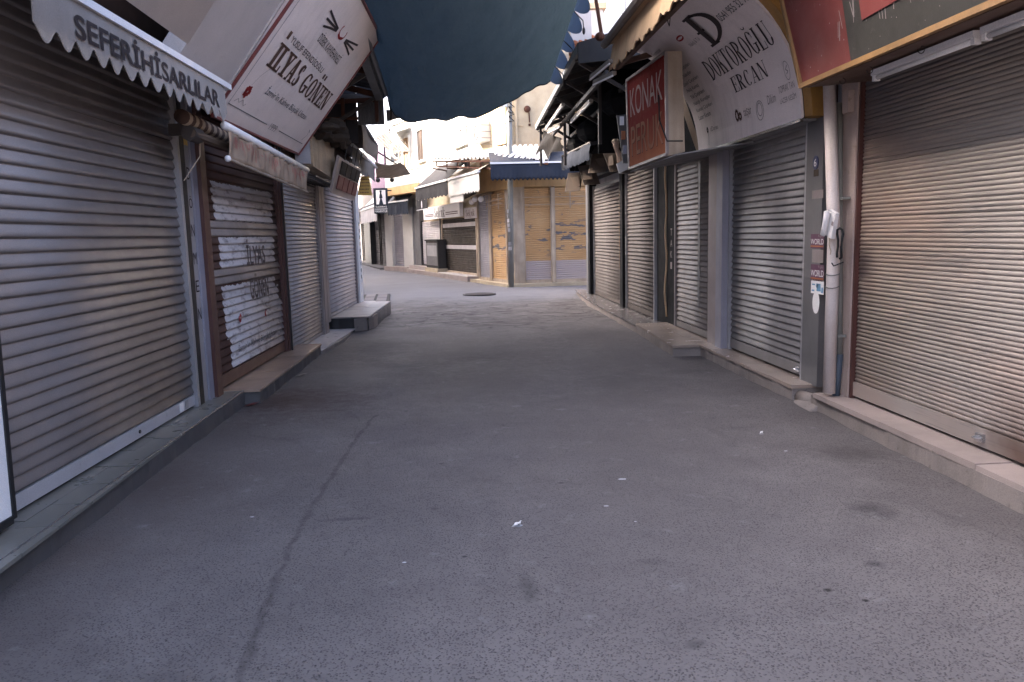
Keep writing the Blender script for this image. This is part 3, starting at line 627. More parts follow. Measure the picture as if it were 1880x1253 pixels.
# R2
b = thing('shop_building', 'right shop with a silver shutter beneath the white curved sign', 'shop', RP(7.6, 0), G_RIGHT)
body(b, RP, 6.29, 9.14, 0, 3.95, 6, M['plaster_grey'])
shutter(b, RP, 6.66, 8.53, .14, 2.48, .0655, 'curve', M['slat_dok'], .12, M['slat_dok'], M['frame_alu'], .03, .05, lock=(6.74,))
pg = MB().wbox(RP, 6.32, 6.625, .12, 2.5, -.05, .055).build('grey_panel', M['panel_grey'], b)
MB().wbox(RP, 8.565, 8.76, .13, 2.46, -.05, .12).build('pilaster', M['frame_paleblue'], b)
MB().wbox(RP, 8.765, 9.13, .12, 2.5, -.05, .09).build('pilaster', M['frame_pink'], b)
MB().wbox(RP, 6.3, 9.13, 2.505, 3.3, -.05, .04).build('lintel', M['wood_brown'], b)
# stickers on the grey panel (print)
def RPx(px, py, off): p = Rh(px, py, off); return p
def sticker(px0, py0, px1, py1, mt, name='sticker', off=.055):
    a = Rh(px0, py1, off); c = Rh(px1, py0, off)
    return MB().wbox(RP, c.y, a.y, a.z, c.z, off, off+.002).build(name, mt, pg), (a.y, c.y, a.z, c.z, off)
def spf(r): y0, y1, z0, z1, o = r; return lambda u, v: RP(y0+(y1-y0)*u, z0+(z1-z0)*v, o+.003)
for (py0, py1) in ((430, 456), (487, 515)):
    o, r = sticker(1488.5, py0, 1513.5, py1, M['purple_print'], 'poster')
    letters(o, sans('WORLD'), spf(r), M['panel_white'], .02, .28, .98, .66); letters(o, sans('Tıpkı'), spf(r), M['ink_faint'], .55, .74, .95, .93)
    MB().quad(*[spf(r)(u, v) for u, v in ((.0, .1), (.98, .1), (.98, .2), (0, .2))]).build('print', M['terracotta'], o)
o, r = sticker(1489, 516, 1513, 538, M['panel_white'], 'poster')
mb = MB()
for u, v, w, h in ((.45, .2, .35, .55), (.4, .45, .2, .3), (.82, .1, .15, .4), (.05, .15, .25, .12), (.08, .6, .28, .1)): mb.quad(*[spf(r)(a, c) for a, c in ((u, v), (u+w, v), (u+w*.9, v+h), (u+.03, v+h))])
mb.build('print', M['blue_print'], o)
o, r = sticker(1491, 348, 1512, 366, M['frame_pink'], 'torn_sticker'); o, r = sticker(1491, 459, 1512, 482, M['frame_pink'], 'torn_sticker')
c = Rh(1498, 556, .056); mb = MB(); mb.prism([RP(c.y+.062*math.cos(t*.314), c.z+.095*math.sin(t*.314), .055) for t in range(20)], (-.003, 0, 0)); mb.build('oval_sticker', M['panel_white'], pg)
c = Rh(1498, 299, .056); mb = MB(); mb.prism([RP(c.y+.05*math.cos(t*.314), c.z+.058*math.sin(t*.314), .055) for t in range(20)], (-.006, 0, 0)); o = mb.build('number_badge', M['badge_blue'], pg)
letters(o, sans('6'), lambda u, v: RP(c.y+.022-u*.044, c.z-.032+v*.064, .063), M['panel_white'], 0, 0, 1, 1, 'number')
o, r = sticker(1494, 311, 1503, 325, M['tan_board'], 'torn_sticker')
# R3
b = thing('shop_building', 'right shop with a black doorway beside a dark striped silver shutter', 'shop', RP(10.4, 0), G_RIGHT)
body(b, RP, 9.15, 11.76, 0, 3.9, 6, M['plaster_grey'])
shs = shutter(b, RP, 9.20, 10.72, .135, 2.6, .066, 'curve', M['slat_stripe'], .10, M['slat_stripe'], M['frame_pink'], .03, .04)
# dark upright stripe: thin grey film on the slats
MB().wbox(RP, 9.66, 9.745, .5, 2.55, .0205, .0212).build('dark_stripe', M['panel_grey'], shs)
dr = MB().wbox(RP, 10.80, 11.74, .11, 2.62, -.04, .01).build('doorway', M['matt_black'], b)
MB().tube([RP(11.22+.015*math.sin(i*.5), 2.5-i*.12, .03+.012*math.sin(i*.9)) for i in range(20)], .014, 6).build('hanging_cable', M['tan_fabric'], b, smooth=True)
mb = MB()
for i, ch in enumerate('A TAKI'):
    pass
for i, ch in enumerate('TAKI'): letters(dr, sans(ch), lambda u, v: RP(11.04-u*.09, 1.42-i*.16+v*.10, .014), M['ink_faint'], 0, 0, 1, 1, 'letter')
MB().wbox(RP, 9.15, 11.76, 2.63, 3.2, -.05, .05).build('lintel', M['black'], b)
MB().wbox(RP, 9.24, 11.0, 2.40, 3.75, .055, .10).build('shade_panel', M['matt_black'], b); MB().hexa([RP(9.3, 2.42, .11), RP(9.33, 2.42, .16), RP(9.36, 2.42, .16), RP(9.34, 2.42, .11), RP(9.55, 3.2, .3), RP(9.58, 3.2, .36), RP(9.62, 3.2, .36), RP(9.6, 3.2, .3)]).build('plank', M['canvas'], b)  # matt black panel added between the signs, standing in for deep shade
# R4
b = thing('shop_building', 'far right shop with two narrow pale shutters between black posts', 'shop', RP(14.6, 0), G_RIGHT)
body(b, RP, 11.77, 17.8, 0, 3.75, 6, M['plaster_grey'])
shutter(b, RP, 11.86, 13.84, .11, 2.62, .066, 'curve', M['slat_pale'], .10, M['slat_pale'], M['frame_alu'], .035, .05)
MB().wbox(RP, 13.885, 14.12, .09, 2.75, -.05, .10).build('black_post', M['matt_black'], b)
MB().wbox(RP, 14.13, 14.27, .09, .8, -.05, .06).build('post_foot', M['panel_grey'], b); MB().wbox(RP, 14.13, 14.27, .805, 2.4, -.05, .07).build('wooden_post', M['wood_yellow'], b)
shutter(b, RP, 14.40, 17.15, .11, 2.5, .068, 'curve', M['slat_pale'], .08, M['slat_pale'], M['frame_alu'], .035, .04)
MB().wbox(RP, 17.19, 17.42, .09, 2.6, -.05, .12).build('black_post', M['matt_black'], b); MB().wbox(RP, 17.43, 17.79, .08, 2.7, -.05, .10).build('end_post', M['panel_grey'], b)
MB().wbox(RP, 11.78, 17.79, 2.63, 3.72, -.05, .16).build('fascia', M['awning_dark'], b)

# ------------------------------------------------------------------ pipes, intercom
t = thing('downpipe', 'white rusting downpipe in front of the concrete pier', 'pipe', RP(5.98, .1, .16))
p0, p1 = Rh(1522, 722, .17), Rh(1522, 170, .17)
mb = MB(); mb.tube([RP(p0.y, p0.z, .17), RP(p0.y, 1.4, .17), RP(p1.y, 2.62, .17)], .048, 14); mb.build('pipe', M['pipe_white'], t, smooth=True)
for z in (1.02, 1.12):
    mb = MB(); mb.tube([RP(p0.y+.052*math.cos(a*.5236), z+.006*math.sin(a), .17+.052*math.sin(a*.5236)) for a in range(13)], .004, 5); mb.build('wire_tie', M['steel_grey'], t)
t = thing('conduit', 'thin grey green conduit with a dark blue foot beside the white downpipe', 'pipe', RP(5.96, .05, .09))
c0, c1 = Rh(1541, 655, .09), Rh(1541, 190, .09)
MB().tube([RP(c0.y, c0.z, .09), RP(c1.y, c1.z, .09)], .026, 10).build('pipe', M['conduit'], t, smooth=True)
MB().tube([RP(c0.y-.0, c0.z+.02, .09), RP(c0.y+.02, .05, .10)], .03, 10).build('pipe_foot', M['conduit_blue'], t, smooth=True)
for z in (.62, 1.70): MB().wbox(RP, c0.y-.032, c0.y+.032, z, z+.02, .055, .122).build('clamp', M['conduit'], t)
t = thing('intercom', 'white intercom handset hanging askew on the white downpipe', 'intercom', Rh(1530, 412, .24))
i0 = Rh(1519, 433, .245); tl = .30
def ic(a, h, o): # tilted local frame
    ca, sa = math.cos(tl), math.sin(tl); c = Rh(1531, 412, .22); return RP(c.y-(a*ca-h*sa*-1), c.z+(h*ca+a*sa*-1), .22+o)
mb = MB(); mb.hexa([ic(-.055, -.1, 0), ic(.055, -.1, 0), ic(.055, -.1, .03), ic(-.055, -.1, .03), ic(-.055, .1, 0), ic(.055, .1, 0), ic(.055, .1, .03), ic(-.055, .1, .03)]); mb.build('base', M['plastic_white'], t)
mb = MB(); mb.tube([ic(-.028, -.095, .045), ic(-.028, -.09, .055), ic(-.028, 0, .058), ic(-.028, .09, .055), ic(-.028, .095, .045)], [.012, .024, .020, .024, .012], 10); mb.build('handset', M['plastic_white'], t, smooth=True)
MB().hexa([ic(.02, .0, .03), ic(.05, .0, .03), ic(.05, .0, .032), ic(.02, .0, .032), ic(.02, .03, .03), ic(.05, .03, .03), ic(.05, .03, .032), ic(.02, .03, .032)]).build('label', M['frame_pink'], t)
cc = Rh(1541, 455, .22)
MB().tube([RP(cc.y+.045*math.sin(a*.45)*(.5+.5*min(1, a/5)), cc.z+.03-.115*math.cos(a*.45)-.0, .22+.01*math.sin(a*1.3)) for a in range(1, 15)], .009, 7).build('cord', M['rubber'], t, smooth=True)
mb = MB(); mb.tube([ic(.01, -.1, .02), ic(.025, -.16, .02), ic(.05, -.2, .01), ic(.045, -.23, .01)], .004, 5); mb.build('loose_wire', M['canvas'], t)
MB().tube([RP(cc.y+.09, cc.z-.12, .23), RP(cc.y+.04, cc.z-.14, .24), RP(cc.y-.03, cc.z-.11, .2)], .005, 5).build('loose_wire', M['rubber'], t)

# ------------------------------------------------------------------ left side signs and awnings
def valance(P, a0, a1, zt, zb, off, n, amp, sag=.0, th=.006, sharp=1.0, seed=0, wav=.012):
    """hanging cloth with a scalloped hem; P(a, z, off)"""
    rnd = random.Random(seed); ph = [rnd.uniform(0, 6) for _ in range(4)]
    def fn(u, v):
        hem = (.5-.5*math.cos(2*math.pi*u*n))**sharp
        z = zt+(zb-amp*hem-zt)*v
        o = off+v*(wav*math.sin(u*17+ph[0])+.6*wav*math.sin(u*41+ph[1])+sag)
        return P(a0+(a1-a0)*u, z, o)
    mb = MB(); d = P(0, 0, th)-P(0, 0, 0); mb.sheet(fn, n*10, 5, d); return mb
AW = 'awnings and sign boards over the left shops'; AWR = 'awnings and sign boards over the right shops'
# near awning with its name on the valance
t = thing('awning', 'grey awning with dark bold lettering along its scalloped valance at top left', 'awning', LP(5.1, 2.45, .45), AW)
valance(LP, 3.83, 6.52, 2.72, 2.52, .45, 15, .075, .0, sharp=.8, wav=.004).build('valance', M['awning_grey'], t)
vf = lambda u, v: LP(u, v, .463)
vo = [o for o in t.children if o.name.startswith('valance')][0]
letters(vo, sans('SEFERİHİSARLILAR', .022), vf, M['ink'], 4.18, 2.535, 6.35, 2.695)
MB().wbox(LP, 3.83, 6.64, 2.722, 2.765, .42, .475).build('front_bar', M['panel_white'], t)
MB().sheet(lambda u, v: LP(3.83+2.8*u, 2.77+.22*v, .44-.44*v), 4, 3, (0, 0, .005)).build('canopy', M['awning_dark'], t)
for a in (4.2, 6.3):
    MB().tube([LP(a, 2.74, .42), LP(a+.25, 2.78, .22), LP(a, 2.86, .02)], .018, 8).build('folding_arm', M['steel_grey'], t)
# pale loose sheet above it
t = MB(); cA, cB = Lh(345, 82, .78), Lh(396, 0, 1.0)
dirn = (cB-cA).normalized(); n0 = Vector((0, -1, 0))
t.sheet(lambda u, v: (cA.x-.02*u*0+dirn.x*v*.9, cA.y-2.6*u+dirn.y*v*.9, cA.z+.0*u+dirn.z*v*.9+.012*math.sin(u*9)*v), 16, 6, (-.02, 0, .02))
t.build('sign_board', M['sign_panel'], label='blank pale sign board leaning out above the grey scalloped awning', cat='sign', group=AW)
# blank tilted panel and the white coffee house sign
def tilted(y0, y1, b_off, zb, run, rise, name, label, mt, edge):
    o = Vector((LX(7)+b_off, y0, zb)); ev = Vector((run, 0, rise)); n = Vector((rise, 0, -run)).normalized()
    L_ = ev.length; ev = ev.normalized(); eu = Vector((.031, 1, 0)).normalized()
    t = thing(name, label, 'sign', o, AW)
    back = -n*.13
    mb = MB(); a = o; c = o+eu*(y1-y0); d = c+ev*L_; e = o+ev*L_
    mb.hexa([a, c, c+back, a+back, e, d, d+back, e+back]); mb.build('board', mt, t)
    mb = MB()
    for p, q in ((a, c), (c, d), (d, e), (e, a)): mb.bar(p+n*.002, q+n*.002, .03, .022)
    mb.build('edge_frame', edge, t)
    return t, (lambda u, v: o+eu*u+ev*v+n*.004), y1-y0, L_
t, fp, W, H = tilted(5.75, 6.84, .22, 2.62, 1.02, 1.40, 'sign_board', 'blank pale leaning sign board left of the coffee house sign', M['sign_panel'], M['sign_panel'])
t, fp, W, H = tilted(6.88, 10.03, .22, 2.56, 1.09, 1.40, 'shop_sign', 'white leaning sign with red edge, brown serif letters and a red flower', M['sign_board'], M['red_dark'])
bo = [o for o in t.children if o.name.startswith('board')][0]
letters(bo, serif('ILYAS', .21, .09, .05), fp, M['ink_brown'], .40, .62, 1.42, .87); letters(bo, serif('GONEN', .17, .09, .05), fp, M['ink_brown'], 1.55, .61, 2.86, .85)
mb = MB(); mb.quad(*[fp(a, c) for a, c in ((.40, .92), (.47, .92), (.47, 1.0), (.40, 1.0))]); mb.build('accent', M['ink_brown'], bo, fixn=False)
for u in (2.06, 2.16): MB().quad(*[fp(a, c) for a, c in ((u, .89), (u+.06, .89), (u+.06, .95), (u, .95))]).build('accent', M['ink_brown'], bo, fixn=False)
letters(bo, sans('YUSUF EFENDİOĞLU'), fp, M['ink'], .53, .92, 1.92, 1.01)
letters(bo, sans('DİBEK KAHVEHANESİ'), fp, M['ink'], 1.17, 1.12, 2.24, 1.25)
letters(bo, sans('İzmir\'in Kahve Büyük Ustası'), fp, M['ink_grey'], .76, .38, 2.43, .50, shear=.02)
letters(bo, sans('1999'), fp, M['ink_faint'], 1.50, .11, 1.75, .19)
for pts in ([(.14, 1.5), (.14, .16), (1.38, .15)], [(1.86, .15), (3.0, .14)]): mb = MB(); outline(mb, fp, pts, .008); mb.build('border_line', M['ink_grey'], bo, fixn=False)
mb = MB()
for i in range(22):
    a = i*.53; r = .022+.022*((i*7) % 5)/5; u, v = .37+r*math.cos(a)*1.5, .33+r*math.sin(a)*1.3; s_ = .02
    mb.quad(fp(u-s_, v-s_), fp(u+s_, v-s_*.8), fp(u+s_*.8, v+s_), fp(u-s_, v+s_*.9))
mb.build('flower', M['ink_red'], bo, fixn=False)
mb = MB(); outline(mb, fp, [(.22, .20), (.28, .24), (.34, .21), (.40, .25), (.48, .20), (.52, .23)], .008); outline(mb, fp, [(.36, .40), (.42, .52), (.52, .62)], .005); mb.build('flower_scroll', M['ink_faint'], bo, fixn=False)
mb = MB(); outline(mb, fp, [(2.86, .18), (2.95, .26), (2.90, .34), (2.98, .30)], .012); mb.build('flower_scroll', M['ink_faint'], bo, fixn=False)
for s_, u0 in ((-1, 1.52), (1, 1.96)):
    mb = MB()
    for k in (-1, 0, 1): u, v = u0, 1.36+.012*k; outline(mb, fp, [(u, v), (u+s_*.25, v+.03*k+.01*s_), (u+s_*(.50+.04*k), v+.065*k+.02*s_)], .026)
    mb.build('leaf_mark', M['ink'], bo, fixn=False)
mb = MB(); outline(mb, fp, [(1.74+.13*math.cos(a*.4), 1.40+.075*math.sin(a*.4)) for a in range(6, 18)], .022); outline(mb, fp, [(1.62, 1.35), (1.72, 1.325), (1.84, 1.35)], .03); mb.build('cup_mark', M['ink_red'], bo, fixn=False)

# canvas banner on rollers
t = thing('banner', 'creased beige canvas banner on rollers with washed out red lettering', 'banner', LP(8, 2.02, .45), AW)
bz = lambda u: (2.40-.10*u, 2.17-.11*u)
def bf(u, v):
    zt, zb = bz(u); w = (.014*math.sin(u*95)*(1-.4*v)*min(1, .3+u)+.01*math.sin(u*33+v*4))
    return LP(6.56+2.82*u, zt+(zb-zt)*v, .44+w)
MB().sheet(bf, 120, 6, (.005, 0, 0)).build('cloth', M['canvas_tan'], t, smooth=True)
co = t.children[0]
MB().tube([LP(6.50, 2.425, .44), LP(9.45, 2.315, .44)], .034, 12).build('roller', M['white_paint'], t, smooth=True)
MB().tube([LP(6.52, 2.165, .44), LP(9.40, 2.055, .44)], .014, 8).build('hem_bar', M['canvas'], t); MB().ball(LP(6.52, 2.165, .44), .027).build('end_knob', M['panel_white'], t, smooth=True)
rnd = random.Random(5); mb = MB()
u = .04
while u < .93:   # smeared, unreadable remains of red letters
    h = rnd.uniform(.25, .6); v0 = rnd.uniform(.10, .2); w = rnd.uniform(.002, .006)
    if rnd.random() < (.95 if u < .3 else .55):
        p = [bf(u, v0), bf(u+w, v0+.02), bf(u+w*.8, v0+h), bf(u-.001, v0+h-.03)]
        mb.quad(*[q+Vector((.0075, 0, 0)) for q in p])
    if rnd.random() < .3: mb.quad(*[bf(a, c)+Vector((.0075, 0, 0)) for a, c in ((u, v0+.1), (u+.014, v0+.16), (u+.014, v0+.2), (u, v0+.14))])
    u += rnd.uniform(.006, .016)
m('ink_washed', (.36, .15, .12), .85); mb.build('washed_print', M['ink_washed'], co, fixn=False, kind='stuff')
# rolled striped awning with its arm
t = thing('rolled_awning', 'rolled brown striped awning with folding arm above the brown shutter', 'awning', LP(7.4, 2.4, .2), AW)
def stripes():
    k = NT('striped_canvas'); y = k.xyz()[1]; s = k.math('GREATER_THAN', k.math('FRACT', k.math('MULTIPLY', y, 7.5)), .5)
    return k.out(k.mix(s, (.30, .22, .15), (.06, .03, .02)), .85)
M['striped'] = stripes()
MB().tube([LP(6.10, 2.44, .25), LP(7.35, 2.40, .25)], .055, 12).build('roll', M['striped'], t, smooth=True)
MB().tube([LP(6.2, 2.33, .28), LP(6.9, 2.30, .34), LP(7.6, 2.27, .3)], .035, 8).build('folding_arm', M['canvas_brown'], t)
mb = MB(); mb.wbox(LP, 6.33, 6.36, 2.33, 2.42, .06, .24); mb.tube([LP(6.20, 2.33, .26), LP(6.40, 2.33, .26)], .06, 10); mb.build('bracket', M['steel_dark'], t)
MB().tube([LP(6.40, 2.28, .27), LP(6.44, 2.18, .25), LP(6.38, 2.08, .2), LP(6.3, 1.98, .16)], .004, 5).build('loose_wire', M['canvas'], t)

# weathered box sign
t = thing('box_sign', 'weathered beige box sign stained black beyond the coffee house sign', 'sign', LP(10.2, 2.3, .4), AW)
x0 = -1.98; x1 = -1.70
mb = MB(); mb.hexa([(x0, 10.2, 2.44), (-1.765, 10.15, 2.42), (-1.705, 11.6, 2.34), (x0, 11.6, 2.40), (x0, 10.2, 2.94), (-1.765, 10.15, 3.0), (-1.705, 11.6, 2.92), (x0, 11.6, 2.92)])
mb.build('box', [M['box_beige']], t)
mb = MB(); mb.hexa([(x0, 10.12, 2.46), (-1.79, 10.10, 2.45), (-1.79, 10.145, 2.45), (x0, 10.19, 2.46), (x0, 10.12, 2.92), (-1.79, 10.10, 2.96), (-1.79, 10.145, 2.96), (x0, 10.19, 2.92)]); mb.build('side_panel', M['box_grey'], t)
mb = MB()
for i in range(14): a = 10.1+i*.16; mb.bar((x0-.1, a, 2.30), (x1-.02, a, 2.28), .012)
for xx in (x0-.1, (x0+x1)/2, x1-.02): mb.bar((xx, 10.0, 2.29), (xx, 12.2, 2.27), .02)
mb.build('wire_shelf', M['steel_dark'], t)
# small tilted board with red cards and the yellow hanging sign
t = thing('card_board', 'small leaning board of brown and red cards above the silver shutters', 'sign', LP(12.4, 2.2, .5), AW)
def cf(u, v, o=0): return Vector((-1.72+.10*u+.14*v+o*.9, 11.2+1.7*u, 2.14-.04*u+.50*v-o*.3))
MB().prism([cf(0, 0), cf(1, 0), cf(1, 1), cf(0, 1)], (-.03, 0, .03)).build('board', M['marble_pink'], t)
for i in range(4):
    for j, mt in enumerate(('red_dark', 'cardboard')):
        MB().prism([cf(.12+i*.22, .16+j*.42, .004), cf(.30+i*.22, .16+j*.42, .004), cf(.30+i*.22, .54+j*.40, .004), cf(.12+i*.22, .54+j*.40, .004)], (.012, 0, -.008)).build('card', M[mt], t)
for i in range(4): MB().tube([cf(.2+i*.22, 1, .01), cf(.2+i*.22, 1.5, .0)], .008, 5).build('hanger', M['steel_dark'], t)
a, c = Yh(657, 325, 14.4), Yh(683, 358, 14.4)
t = thing('hanging_sign', 'small yellow hanging sign with dark lines of print', 'sign', (a.x, 14.4, c.z), AW)
mb = MB(); mb.hexa([(a.x-.02, 14.38, c.z), (c.x, 14.38, c.z-.01), (c.x, 14.44, c.z-.01), (a.x-.02, 14.44, c.z), (a.x+.06, 14.38, a.z), (c.x-.04, 14.38, a.z+.01), (c.x-.04, 14.44, a.z+.01), (a.x+.06, 14.44, a.z)]); o = mb.build('panel', M['sign_yellow'], t)
mb = MB(); rnd = random.Random(3)
for j in range(6):
    u = .14
    while u < .82:
        w = rnd.uniform(.04, .1); z = c.z+.035+j*.058; x = a.x+u*(c.x-a.x); mb.quad((x, 14.376, z), (x+w*.28, 14.376, z), (x+w*.28, 14.376, z+.017), (x, 14.376, z+.017)); u += w+.05
mb.build('faded_print', M['red_dark'], o, fixn=False, kind='stuff')
for x in (a.x+.08, c.x-.06): MB().tube([(x, 14.41, a.z), (x-.05, 14.3, a.z+.5)], .008, 5).build('hanger', M['steel_dark'], t)
# far left canvas flaps
t = thing('awning', 'tan canvas awning with a hanging flap at the far end of the left row', 'awning', LP(13, 2.6, .5), AW)
f0, f1, f2, f3 = Yh(662, 222, 12.3), Yh(692, 270, 14.2), Yh(696, 302, 14.2), Yh(666, 272, 12.3)
MB().sheet(lambda u, v: f0.lerp(f1, u).lerp(f3.lerp(f2, u), v)+Vector((.02*math.sin(u*8+v*3), 0, 0)), 12, 6, (-.006, 0, 0)).build('flap', M['canvas_brown'], t)
MB().sheet(lambda u, v: f0.lerp(f1, u)+Vector((-1.0*v, 0, .12*v-.08*math.sin(v*3.1))), 10, 8, (0, 0, .006)).build('canopy', M['canvas_brown'], t)
MB().tube([f0+Vector((0, -.02, .02)), f1+Vector((0, 0, .02))], .028, 8).build('front_bar', M['steel_grey'], t)
t = thing('awning', 'pale grey cloth awning hanging over the yellow sign', 'awning', LP(14, 2.6, .5), AW)
f0, f1, f2, f3 = Yh(646, 268, 12.6), Yh(690, 309, 15.7), Yh(690, 334, 15.7), Yh(648, 310, 12.6)
MB().sheet(lambda u, v: f0.lerp(f1, u).lerp(f3.lerp(f2, u), v)+Vector((.02*math.sin(u*11), 0, 0)), 14, 6, (-.006, 0, 0)).build('valance', M['canvas_grey'], t)
MB().sheet(lambda u, v: f0.lerp(f1, u)+Vector((-.55*v, 0, .25*v)), 10, 4, (0, 0, .006)).build('canopy', M['canvas_grey'], t)
MB().tube([f0+Vector((0, 0, .02)), f1+Vector((0, .1, .02))], .03, 8).build('front_bar', M['white_paint'], t)
t = thing('parasol', 'flat beige fabric canopy reaching out over the crossing at left', 'awning', (-1.6, 16.5, 2.6), AW)
g0, g1, g2, g3 = Yh(691, 326, 16.6), Yh(752, 319, 17.4), Yh(735, 300, 16.2), Yh(688, 298, 15.4)
MB().sheet(lambda u, v: g0.lerp(g1, u).lerp(g3.lerp(g2, u), v)+Vector((0, 0, -.05*math.sin(math.pi*u)+.16*v*(1-v))), 10, 8, (0, 0, .008)).build('canopy', M['canvas'], t)
MB().tube([g0, g1], .022, 6).build('front_bar', M['canvas_brown'], t); MB().tube([g0.lerp(g3, .5)+Vector((-.3, 0, .6)), g1.lerp(g2, .3)+Vector((-.1, 0, .06))], .018, 6).build('brace', M['steel_dark'], t)
q = g0.lerp(g1, .45)
for dx in (0, -.3): MB().ball(q+Vector((dx, 0, -.09)), .05).build('lamp', M['steel_dark'], t)

# steel roof over the left shops
t = thing('steel_roof', 'dark steel canopy roof with corrugated sheets over the left shops', 'roof', (-1.5, 9, 3.6), AW)
e0, e1 = Vector((-1.06, 5.5, 4.22)), Vector((-1.06, 12.1, 3.62))
mb = MB(); mb.bar(e0, e1, .11, .15); mb.build('edge_beam', M['steel_grey'], t)
mb = MB(); mb.tube([e0+Vector((.09, 0, .02)), e1+Vector((.09, 0, .02))], .045, 8); mb.build('gutter', M['steel_grey'], t)
def cor(u, v): 
    y = 5.5+6.6*u; z = 4.30-.6*u; x = -1.03-1.25*v
    return (x, y, z+.28*v+.018*math.sin(u*6.6/.09*6.283*.5))
MB().sheet(cor, 220, 1, (0, 0, .004)).build('corrugated_sheet', M['corrugated_dark'], t)
for i in range(6):
    y = 6.2+i*1.15; z = 4.22-.0909*(y-5.5)-.03
    MB().bar((-1.08, y, z), (LX(y)+.0, y, z+.26), .06, .08).build('rafter', M['rust'], t)
    MB().bar((-1.12, y, z-.04), (LX(y), y, z-.62), .04, .05).build('brace', M['steel_dark'], t)
# dark corrugated end panel
mb = MB(); a, c = Yh(655, 180, 12.25), Yh(706, 229, 12.25)
mb.sheet(lambda u, v: (a.x+(c.x-a.x)*u, 12.25+(.02 if int(u*16) % 4 < 2 else 0), c.z+(a.z-c.z)*v), 48, 1, (0, .006, 0))
mb.wbox(lambda a_, z, o: Vector((a_, 12.24-o, z)), a.x-.3, c.x+.02, a.z-.02, a.z+.05, 0, .05)
mb.build('panel', M['corrugated_dark'], t)
MB().box(-2.07, -1.43, 12.27, 12.31, 2.95, 4.1).build('end_board', M['awning_dark'], t); MB().box(-1.425, -1.0, 12.275, 12.31, 3.62, 3.86).build('end_board', M['awning_dark'], t)
mb = MB(); mb.bar((-1.12, 12.2, 3.6), (-1.12, 12.2, 3.25), .05); mb.bar((-1.9, 12.2, 3.55), (-1.12, 12.2, 3.58), .06); mb.bar((-1.62, 12.15, 3.6), (-1.62, 12.15, 2.95), .05); mb.bar((-1.95, 12.15, 3.3), (-1.4, 12.15, 3.3), .04); mb.build('frame', M['rust'], t)
# bits of junk stacked behind the sign
t = thing('bundle', 'crumpled dark bundle of plastic stuffed behind the box sign', 'bundle', LP(10.9, 2.8, .4), None)
rnd = random.Random(9); mb = MB()
for i in range(16): mb.ball(LP(10+rnd.uniform(0, 1.6), 2.85+rnd.uniform(0, .18), rnd.uniform(.3, .7)), rnd.uniform(.08, .2), rnd.uniform(.1, .2), rnd.uniform(.05, .12), 7, 5)
mb.build('sheet', M['cardboard'], t)

# shade cloth across the street
t = thing('shade_cloth', 'dark teal shade cloth sagging across the top of the street', 'shade cloth', (.3, 10, 3.4))
far = [Yh(*p, 12.6) for p in ((713, 182), (724, 205), (737, 217), (760, 219), (800, 220), (840, 217), (880, 210), (925, 192), (960, 172), (985, 161), (1010, 148))]
def farc(u):
    f = u*(len(far)-1); i = min(len(far)-2, int(f)); return far[i].lerp(far[i+1], f-i)
def nearc(u): return Vector((-1.0+2.75*u, 7.6, 4.30+.72*u-.10*math.sin(math.pi*u)))
import mathutils
def mathutils_noise(a, b): return mathutils.noise.noise(Vector((a, b, 3.3)))
def tf(u, v):
    p = nearc(u).lerp(farc(u), v); s = math.sin(math.pi*min(1, max(0, u)))
    p.z -= .22*math.sin(math.pi*v)*s; p.y += .18*math.sin(math.pi*u)*v
    w = v*v
    p.z += .045*math.sin(u*9+3*v)*w*s*(1-u)+.03*mathutils_noise(u*5, v*9)*s+.05*mathutils_noise(u*2.2+v*1.3, v*3.1+7)*s*(.3+w)+.035*mathutils_noise(u*13+v*9, v*3+2)*s+.03*math.sin(26*math.hypot(u+.1, (1.05-v)*1.3)+4*mathutils_noise(u*3, v*3))*w*(1-u)
    p.z += .012*math.sin(u*34+v*9)*w+.01*math.sin(u*61-v*4)*w+.012*math.sin(v*23+u*8)*(1-u)*v
    return p
def tarp_mat():
    k = NT('shade_cloth'); c = k.mix(k.ramp(k.noise(1.3, detail=5), .3, .7), (.042, .056, .070), (.062, .080, .096))
    wv = k.noise(160, (1, 1, 1), 2); k.bump(k.math('ADD', wv, k.math('MULTIPLY', k.noise(5, (1, .35, 1), 6, .6), 9.)), .9, .06)
    k.b.inputs['Roughness'].default_value = .85; c = k.mix(k.ramp(k.noise(2.2, (1, .25, 1), 6, .6, off=(4, 4, 4)), .45, .7, 0, .4), c, (.10, .115, .125)); k.L(k.b.inputs['Base Color'], c); k.b.inputs['Specular IOR Level'].default_value = .2
    tr = k.N('ShaderNodeBsdfTranslucent'); k.L(tr.inputs[0], (.035, .055, .07)); ad = k.N('ShaderNodeMixShader'); ad.inputs[0].default_value = .25
    k.t.links.new(k.b.outputs[0], ad.inputs[1]); k.t.links.new(tr.outputs[0], ad.inputs[2]); k.t.links.new(ad.outputs[0], k.t.nodes['Material Output'].inputs[0])
    return k.m
M['tarp'] = tarp_mat()
MB().sheet(tf, 110, 80).build('cloth', M['tarp'], t, smooth=True)
cl = t.children[0]
MB().tube([tf(i/40, 1) for i in range(41)], .014, 6).build('hem', M['awning_dark'], t)
MB().tube([tf(.002, i/20) for i in range(21)], .012, 6).build('hem', M['awning_dark'], t)
def fringe():
    k = NT('fringe_blue'); k.L(k.b.inputs['Base Color'], (.20, .245, .31)); k.b.inputs['Roughness'].default_value = .9
    tr = k.N('ShaderNodeBsdfTranslucent'); k.L(tr.inputs[0], (.24, .30, .38)); ad = k.N('ShaderNodeMixShader'); ad.inputs[0].default_value = .5
    k.t.links.new(k.b.outputs[0], ad.inputs[1]); k.t.links.new(tr.outputs[0], ad.inputs[2]); k.t.links.new(ad.outputs[0], k.t.nodes['Material Output'].inputs[0]); return k.m
M['fringe_blue'] = fringe()
